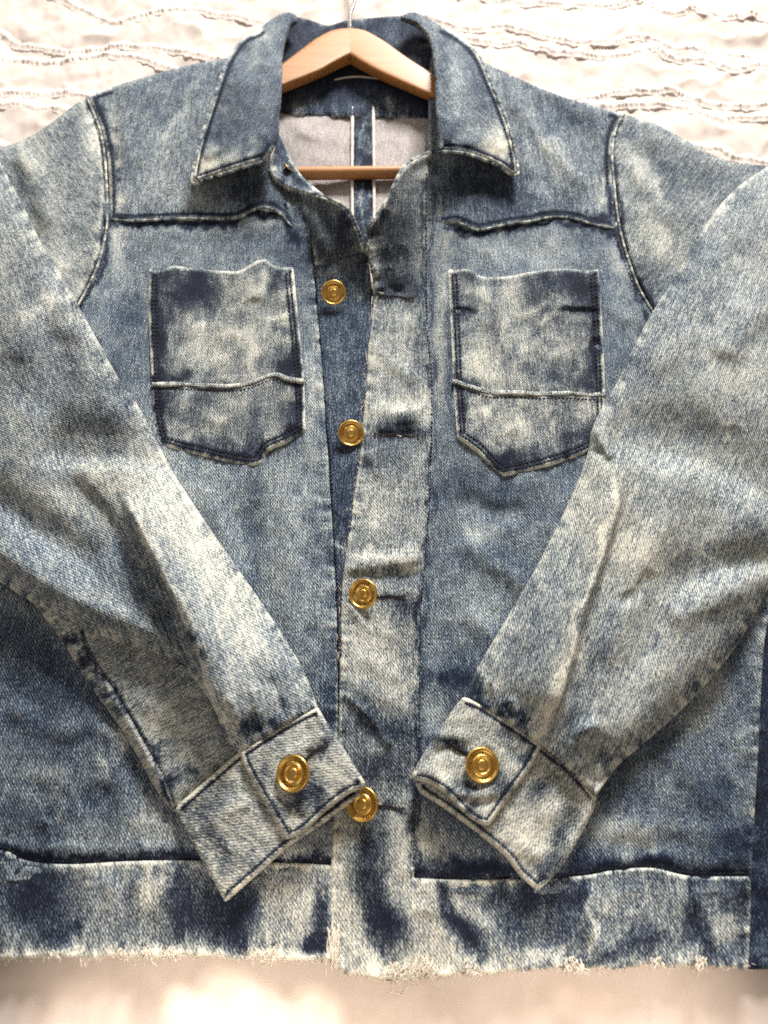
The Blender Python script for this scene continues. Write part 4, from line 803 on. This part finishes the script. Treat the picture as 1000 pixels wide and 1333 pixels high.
cc, cd = cuff('cr', CRL, CRF, zrl, zrf,
   lambda U, V: 0.68 + blobs(U, V, [(720, 1030, 26, 12, 35, -.10), (735, 1080, 12, 30, 25, -.32), (715, 1125, 14, 22, 30, -.34), (690, 1080, 30, 20, 30, .10), (760, 1060, 12, 16, 0, .05), (700, 1020, 9, 20, 30, -.18), (730, 1010, 14, 6, 30, -.2), (660, 1090, 16, 10, 30, .08)]),
   lambda U, V: 0.66 + blobs(U, V, [(595, 975, 20, 6, 35, -.46), (570, 965, 12, 9, 0, -.2), (650, 1020, 20, 14, 30, -.30), (605, 1030, 16, 9, 30, -.34), (665, 975, 26, 10, 30, -.06), (615, 940, 24, 9, 30, .04), (655, 960, 10, 14, 0, -.2), (685, 985, 9, 9, 0, -.3), (575, 1000, 14, 18, 0, .12), (630, 1050, 18, 9, 20, .06), (612, 1055, 9, 9, 0, -.2)]), -50, 28,
   lambda u, v: ((v - 0.72 * u) < 482) | ((v - 0.72 * u) > 628), lambda u, v: ((v - 0.62 * u) < 536) | (u > 634) | ((v - 0.60 * u) > 680))

# ---- collar
CLO = [(250, 238, 1), (251, 222), (256, 198), (267, 160), (280, 120), (292, 85), (302, 66), (317, 48), (335, 40), (347, 29), (362, 20), (375, 16), (386, 20), (388, 26), (380, 34), (373, 48), (368, 72), (367, 100), (366, 130), (363, 155), (363, 172), (357, 190), (347, 208, 1), (322, 215), (290, 225), (267, 233)]
pil_cl = pillow(CLO, 4, 14)
zcl = lambda U, V: 40 + 20 * sstep(U - 0.12 * (240 - V), 235, 370) - 4 * sstep(V, 150, 240) - 20 * sstep(V, 112, 30) + pil_cl(U, V) * .8 + ridge(U, V, [(262, 205), (285, 195), (300, 185)], 7, 1.4) + ridge(U, V, [(335, 170), (350, 185), (345, 205)], 8, 1.3) + ridge(U, V, [(300, 90), (330, 130), (350, 150)], 16, 1.2) + ridge(U, V, [(370, 24), (352, 60), (346, 100)], 12, 2.2) + ridge(U, V, [(350, 30), (330, 65), (322, 100)], 12, -1.6)
kl = panel('kl', 'collar', CLO, zcl,
   lambda U, V: 0.44 + blobs(U, V, [(264, 220, 16, 16, 0, .34), (285, 210, 24, 12, -20, .18), (270, 190, 12, 14, 0, .12), (300, 170, 20, 20, 0, -.08), (345, 185, 14, 16, 0, -.16), (330, 195, 9, 14, 30, .16), (310, 205, 20, 8, -10, .05), (335, 60, 16, 40, 20, .12), (352, 120, 10, 40, 0, .05), (360, 150, 8, 30, 0, -.16), (300, 130, 20, 30, 0, -.05), (280, 175, 8, 14, 20, -.1)]),
   lambda U, V: 0.12 + 0.5 * blobs(U, V, [(268, 220, 30, 24, 0, 1)]), ang=-25, seed=31, r=4, drop=2.4, skirt=2, wear=.40, wearw=4, groove=(7,), gdepth=.9, gdark=.55, roll=.9, pucker=.5, edge_on=lambda u, v: (u < 340) | (v > 190))
for r_ in inset(kl, 7, lambda u, v: (u < 300 and v > 70) or v > 206): stitches(r_, kl, raw=True, rpx=1.0, pitch=4.6)
CRO = [(520, 23, 1), (532, 16), (545, 17), (556, 22), (567, 30), (590, 41), (612, 57), (627, 77), (640, 107), (655, 142), (667, 177), (673, 205), (675, 226, 1), (668, 228), (650, 216), (625, 205), (600, 198), (570, 196, 1), (569, 170), (567, 140), (566, 100), (562, 64), (555, 46), (543, 34), (530, 28)]
pil_cr = pillow(CRO, 4, 14)
zcr = lambda U, V: 40 + 20 * sstep(700 - U - 0.12 * (240 - V), 15, 150) - 4 * sstep(V, 150, 240) - 20 * sstep(V, 112, 30) + pil_cr(U, V) * .8 + ridge(U, V, [(575, 185), (590, 170), (600, 150)], 7, 1.6) + ridge(U, V, [(600, 190), (630, 180), (660, 200)], 8, 1.3) + ridge(U, V, [(550, 22), (570, 55), (580, 110)], 12, 2.0) + ridge(U, V, [(575, 40), (595, 70), (605, 110)], 12, -1.4) + ridge(U, V, [(610, 80), (620, 120), (640, 160)], 14, 1.2)
kr = panel('kr', 'collar', CRO, zcr,
   lambda U, V: 0.44 + blobs(U, V, [(655, 190, 20, 22, 0, .36), (640, 175, 26, 20, 0, .14), (590, 175, 16, 20, 20, -.16), (582, 188, 9, 6, 0, .2), (600, 180, 5, 16, 20, .14), (600, 110, 20, 50, 0, .12), (580, 90, 9, 50, 0, -.06), (625, 110, 12, 40, -20, -.10), (610, 190, 24, 6, 10, -.1), (560, 35, 14, 12, 0, .05)]),
   lambda U, V: 0.14 + 0.5 * blobs(U, V, [(655, 195, 30, 26, 0, 1)]), ang=25, seed=32, r=4, drop=2.4, skirt=2, wear=.40, wearw=4, groove=(7,), gdepth=.9, gdark=.55, roll=.9, pucker=.5, edge_on=lambda u, v: (u > 575) & (v > 30))
for r_ in inset(kr, 7, lambda u, v: (u > 612 and v > 60) or v > 198): stitches(r_, kr, raw=True, rpx=1.0, pitch=4.6)
cord([(347, 210), (322, 216.5), (290, 226.5), (267, 234), (250.5, 239), (251.5, 222), (257, 198), (268, 160), (281, 120), (293, 85), (303, 66)], lambda u, v: kl.zat(u + 5, v - 5) - 0.5, 1.9, 'collar_edge', w=0.66)
cord([(570, 197.5), (600, 199), (625, 206), (650, 217), (668, 228.5), (674.5, 227), (672.5, 205), (666, 177), (654, 142), (639, 107), (626, 77), (611, 57)], lambda u, v: kr.zat(u - 5, v - 5) - 0.5, 1.9, 'collar_edge', w=0.66)
# the standing back of the collar and its inner sides, their shade put into a dark wash
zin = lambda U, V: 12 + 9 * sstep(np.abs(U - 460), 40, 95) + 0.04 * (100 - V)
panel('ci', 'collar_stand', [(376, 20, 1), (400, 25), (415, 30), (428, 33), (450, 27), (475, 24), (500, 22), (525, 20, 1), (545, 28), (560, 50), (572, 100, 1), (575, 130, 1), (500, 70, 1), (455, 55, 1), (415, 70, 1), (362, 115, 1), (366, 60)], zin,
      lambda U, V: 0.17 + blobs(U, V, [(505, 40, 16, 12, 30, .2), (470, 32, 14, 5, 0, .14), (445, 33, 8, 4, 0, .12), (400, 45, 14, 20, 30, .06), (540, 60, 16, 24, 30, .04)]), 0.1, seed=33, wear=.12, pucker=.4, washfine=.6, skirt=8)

# ------------------------------------------------------------------ buttons
def lathe(profile, n=40):
    prof = np.asarray(profile, float); k = len(prof)
    an = np.arange(n) * 2 * math.pi / n
    v = np.stack([prof[:, None, 0] * np.cos(an), prof[:, None, 0] * np.sin(an), np.repeat(prof[:, 1:2], n, 1)], -1).reshape(-1, 3)
    i = np.arange(k - 1)[:, None] * n; j = np.arange(n)[None]; j2 = (j + 1) % n
    q = np.stack([i + j, i + j2, i + n + j2, i + n + j], -1).reshape(-1, 4)
    return v, q[:, ::-1]
DISC = [(0.30, 0.06), (0.42, 0.05), (0.455, 0.085), (0.50, 0.115), (0.545, 0.10), (0.565, 0.055), (0.80, 0.055), (0.835, 0.10), (0.87, 0.155), (0.93, 0.175), (0.975, 0.15), (1.0, 0.08), (0.985, -0.02), (0.90, -0.06), (0.30, -0.10), (0.0, -0.10)]
RIV = [(0.0, 0.185), (0.20, 0.18), (0.265, 0.165), (0.30, 0.13), (0.315, 0.06), (0.30, 0.03)]
def letters(R):
    """raised strokes of the ring lettering, too small to read"""
    V_, Q_ = [], []; off = 0; r2 = random.Random(5)
    box = np.array([[-1, -1, 0], [1, -1, 0], [1, 1, 0], [-1, 1, 0], [-1, -1, 1], [1, -1, 1], [1, 1, 1], [-1, 1, 1]], float)
    bq = np.array([[4, 5, 6, 7], [0, 1, 5, 4], [1, 2, 6, 5], [2, 3, 7, 6], [3, 0, 4, 7]])
    def bar(a, rr, w, h, tilt):
        nonlocal off
        b = box * [w, h, 0.045]; c, s = math.cos(tilt), math.sin(tilt)
        b = np.stack([b[:, 0] * c - b[:, 1] * s, b[:, 0] * s + b[:, 1] * c + rr, b[:, 2] + 0.05], 1)
        c, s = math.cos(a), math.sin(a)
        V_.append(np.stack([b[:, 0] * c - b[:, 1] * s, b[:, 0] * s + b[:, 1] * c, b[:, 2]], 1)); Q_.append(bq + off); off += 8
    for a0, a1, n in ((-62, 62, 11), (112, 160, 5), (168, 194, 3), (202, 248, 5)):
        for k in range(n):
            a = rad(a0 + (a1 - a0) * k / (n - 1))
            bar(a, 0.69, 0.012, 0.07, r2.uniform(-.3, .3)); bar(a - 0.06, 0.69, 0.012, 0.07, r2.uniform(-.3, .3))
            bar(a - 0.03, 0.69 + r2.choice((-.06, 0, .06)), 0.035, 0.012, 0)
    return np.concatenate(V_) , np.concatenate(Q_)
def button(u, v, rpx, z, nrm=(0, 0, 1), spin=0.0, parent=jacket, lift=1.6):
    R = rpx * pxm(u, v, z / 1000); lift += R * 1000 * 0.75 * math.hypot(nrm[0], nrm[1]) / nrm[2] * (rpx > 10)
    M = Vector(nrm).to_track_quat('Z', 'Y').to_matrix().to_4x4() @ Matrix.Rotation(rad(spin), 4, 'Z')
    vv, q = lathe(DISC); o = mesh_from('button', vv * R, q, BRASS, parent)
    o.matrix_world = Matrix.Translation(Vector(tuple(P(u, v, (z + lift) / 1000)))) @ M
    vv, q = lathe(RIV, 28); mesh_from('rivet', vv * R, q, BRASS, o)
    vv, q = letters(R); mesh_from('lettering', vv * R, q, TARNISH, o, False)
    return o
button(434.5, 381, 16.0, float(band.zat(434, 381)), (0.05, -0.55, 1), 10, lift=2.4)
button(457, 564, 17.2, float(band.zat(452, 564)) + 0.2, (0.10, -0.42, 1), 30, lift=1.5)
button(473, 773, 19.6, float(pk.zat(473, 773)), (-0.36, -0.30, 1), 80, lift=2.4)
button(472, 1047, 22.0, float(pk.zat(472, 1047)), (-0.32, -0.06, 1), -30, lift=2.2)
button(382, 1007, 23.4, float(cb.zat(382, 1007)), (-0.34, -0.08, 1), 6, lift=2.4)
button(627.5, 996, 22.6, float(cd.zat(627, 996)), (0.12, -0.10, 1), 195, lift=2.0)
button(375.5, 219, 7.5, float(face.zat(375, 219)) + .5, (0.75, 0.55, 0.55), 0)

# ------------------------------------------------------------------ buttonholes
def buttonhole(u0, v0, u1, v1, pan, wpx=3.3, parent=None):
    n = 22; t = np.linspace(0, 1, n)
    cu = u0 + (u1 - u0) * t; cv = v0 + (v1 - v0) * t + 0.6 * np.sin(t * 9)
    dx, dy = u1 - u0, v1 - v0; L = math.hypot(dx, dy); nx, ny = -dy / L, dx / L
    paths = []; rd = []
    z0 = pan.zat(cu, cv); m = pxm(u0, v0)
    for i in range(n):
        for sgn in (-1, 1):
            a = wpx * rng.uniform(.75, 1.15)
            k = np.array([0.15, 0.5, 1.0]) * a * sgn
            uu = cu[i] + nx * k + rng.normal(0, .3); vv = cv[i] + ny * k + rng.normal(0, .3)
            zz = pan.zat(uu, vv) + np.array([0.0, 0.55, -0.05])
            paths.append(P(uu, vv, zz / 1000)); rd.append(0.62 * m)
    for e, sg in ((0, -1), (n - 1, 1)):                         # bar tacks at both ends
        for k in np.linspace(-1, 1, 5):
            uu = cu[e] + nx * k * wpx + np.array([0, .5, 1.]) * sg * 2.6 * dx / L; vv = cv[e] + ny * k * wpx + np.array([0, .5, 1.]) * sg * 2.6 * dy / L
            paths.append(P(uu, vv, (pan.zat(uu, vv) + [0, .5, 0]) / 1000)); rd.append(0.6 * m)
    v, q = tube_mesh(paths, rd, 5)
    o = mesh_from('buttonhole', v, q, BROWN_THREAD, parent or pan.o)
    v, q = tube_mesh([P(cu[1:-1], cv[1:-1], (z0[1:-1] + 0.15) / 1000)], [1.3 * m * np.sin(np.linspace(.2, math.pi - .2, n - 2)) ** .5], 6)
    mesh_from('slit', v, q, thread_black, o)
thread_black = thread_material('black_slit', (0.004, 0.004, 0.005), (0.01, 0.01, 0.012))
buttonhole(496, 384, 536, 389, pk); buttonhole(489, 567, 543, 568, pk); buttonhole(488, 777, 526, 777, pk); buttonhole(490, 1047, 522, 1054, pk)
buttonhole(386, 998, 424, 968, cb); buttonhole(587, 970, 622, 992, cd)
# white loose thread ends at two buttonholes
for (u, v_, p) in ((520, 569, pk), (496, 383, pk), (406, 1000, cb), (494, 1048, pk)):
    t = np.linspace(0, 1, 7); uu = u + 3 * np.sin(t * 5); vv = v_ - 3 * t
    v, q = tube_mesh([P(uu, vv, (p.zat(uu, vv) + 1.0 + t) / 1000)], [0.6 * pxm(u, v_)], 5); mesh_from('loose_thread', v, q, CREAM_THREAD, p.o)

# ------------------------------------------------------------------ frayed hem
def tuft(u, v, w, h, n, pan, loop=False):
    paths = []; rd = []; m = pxm(u, v)
    for k in range(n):
        a = u + rng.uniform(-w, w); b = v + rng.uniform(-h * .9, 1)
        t = np.linspace(0, 1, 9)
        ln = h * rng.uniform(.5, 1.25); cur = rng.normal(0, w * .35)
        uu = a + cur * t * t + rng.normal(0, .5) + w * .12 * np.sin(t * 7 + rng.uniform(0, 6)); vv = b + ln * t
        z0 = float(pan.zat(u, min(v - 4, pan.pl[:, 1].max() - 6))) + 0.8
        zz = z0 + rng.uniform(0, 1.6) + 1.6 * np.sin(t * 3.0) - 2.2 * t * t
        paths.append(P(uu, vv, zz / 1000)); rd.append(rng.uniform(.55, 1.0) * m)
    if loop:
        t = np.linspace(0, 1, 24); uu = u - 6 + 4 * t - 9 * np.sin(t * math.pi) * (t < .5) + 16 * np.clip(t - .5, 0, 1) ; vv = v + 30 * np.sin(t * math.pi * .78)
        paths.append(P(uu, vv, (4 + 5 * (1 - t)) / 1000)); rd.append(1.0 * m)
    vv, q = tube_mesh(paths, rd, 5); o = mesh_from('frayed_tuft', vv, q, CREAM_THREAD, pan.o)
    o['kind'] = 'stuff'
for a in ((158, 1241, 5, 10, 14, hl), (191, 1243, 8, 12, 22, hl), (217, 1241, 8, 10, 20, hl), (348, 1245, 11, 14, 34, hl), (70, 1244, 7, 8, 14, hl), (434, 1232, 7, 34, 44, pk), (550, 1258, 14, 18, 48, pk, False), (522, 1264, 16, 14, 34, pk, True), (618, 1264, 12, 12, 26, pk), (748, 1257, 12, 14, 30, pk), (856, 1254, 8, 10, 16, pk), (912, 1256, 8, 14, 20, pk)):
    tuft(*a)
def fringe(pan, cond, n):
    pl = np.array([p for p in pan.pl if cond(*p)]); paths = []; rd = []
    for k in range(n):
        i = rng.integers(0, len(pl)); u, v = pl[i] + rng.normal(0, 2.5, 2) * [1, .3]
        t = np.linspace(0, 1, 5); ln = rng.gamma(1.4, 2.2) + 1.0
        uu = u + rng.normal(0, 2.0) * t; vv = v - 1.5 + ln * t
        z = float(pan.zat(u, v - 6)) - 1.2
        paths.append(P(uu, vv, (z + rng.uniform(-.6, .6) - t) / 1000)); rd.append(rng.uniform(.3, .6) * pxm(u, v))
    vv, q = tube_mesh(paths, rd, 4); o = mesh_from('frayed_fringe', vv, q, CREAM_THREAD, pan.o); o['kind'] = 'stuff'
fringe(hl, lambda u, v: v > 1236 and u > -10, 330); fringe(pk, lambda u, v: v > 1250, 420)
fringe(pk, lambda u, v: u < 490 and 360 < v < 1240, 200)

# ------------------------------------------------------------------ hanger
def arm(top, mid, bot, zt=33.0, zm=32.0, zb=18.0):
    """one bowed arm: its flat upper face between top and mid, its front edge between mid and bot"""
    k = 40; t = np.linspace(0, 1, k)
    def cur(pts):
        pl = smooth(pts, False, 3); L = np.concatenate([[0], np.cumsum(np.hypot(*np.diff(pl, axis=0).T))]); L /= L[-1]
        return np.stack([np.interp(t, L, pl[:, 0]), np.interp(t, L, pl[:, 1])], 1)
    a, b, c = cur(top), cur(mid), cur(bot)
    A = P(a[:, 0], a[:, 1], zt / 1000); B = P(b[:, 0], b[:, 1], zm / 1000); Cc = P(c[:, 0], c[:, 1], zb / 1000)
    D = A + (Cc - B)
    ring = []
    nn = 5
    cs = [A, B, Cc, D]
    for i in range(4):
        p, pr, nx = cs[i], cs[i - 1], cs[(i + 1) % 4]
        e1 = p + (pr - p) * 0.14; e2 = p + (nx - p) * 0.14
        for s in np.linspace(0, 1, nn):
            ring.append((1 - s) ** 2 * e1 + 2 * s * (1 - s) * p + s * s * e2)
    R = np.stack(ring, 1); n = R.shape[1]
    i = np.arange(k - 1)[:, None] * n; j = np.arange(n)[None]; j2 = (j + 1) % n
    q = np.stack([i + j, i + j2, i + n + j2, i + n + j], -1).reshape(-1, 4)
    return R.reshape(-1, 3), q
inv = Matrix.Translation(hanger.location).inverted()
def hpart(name, v, q, m, parent=hanger):
    hl_ = np.array(hanger.location)
    return mesh_from(name, np.asarray(v) - hl_, q, m, parent)
v, q = arm([(455.5, 35), (442, 36), (430, 39), (410, 50), (390, 65), (369, 81), (335, 108)], [(455.5, 69), (436, 79), (415, 91), (366, 111), (330, 128)], [(455.5, 85), (436, 94), (415, 104), (366, 124), (330, 140)])
hpart('hanger_arm', v, q, WOOD)
v, q = arm([(455.5, 35), (466, 36), (477, 39), (500, 52), (532, 75), (566, 97), (600, 122)], [(455.5, 69), (476, 82), (500, 95), (566, 125), (602, 142)], [(455.5, 85), (476, 96), (500, 108), (566, 136), (602, 154)])
hpart('hanger_arm', v, q[:, ::-1], WOOD)
t = np.linspace(0, 1, 40)
bu = 345 + 228 * t; bvv = 226.5 - 2.5 * t
v, q = tube_mesh([P(bu, bvv, 0.0150 + 0 * t)], [8.2 * pxm(460, 225, .0150)], 20)
hpart('hanger_bar', v, q, WOOD)
hk = smooth([(455.5, 40), (455.5, 28), (456, 18), (460, 8), (463, -4), (462, -30), (446, -50), (424, -44), (418, -24)], False, 2)
v, q = tube_mesh([P(hk[:, 0], hk[:, 1], np.linspace(.030, .012, len(hk)))], [2.5 * pxm(455, 20)], 12)
hpart('hook', v, q, STEEL)
an = np.linspace(0, 1, 4)
v, q = tube_mesh([P(455.5 + 0 * an, 77 + 0.6 * an, .026 + .001 * an)], [1.4 * pxm(455, 77)], 10)
hpart('screw_hole', v, q, thread_black)
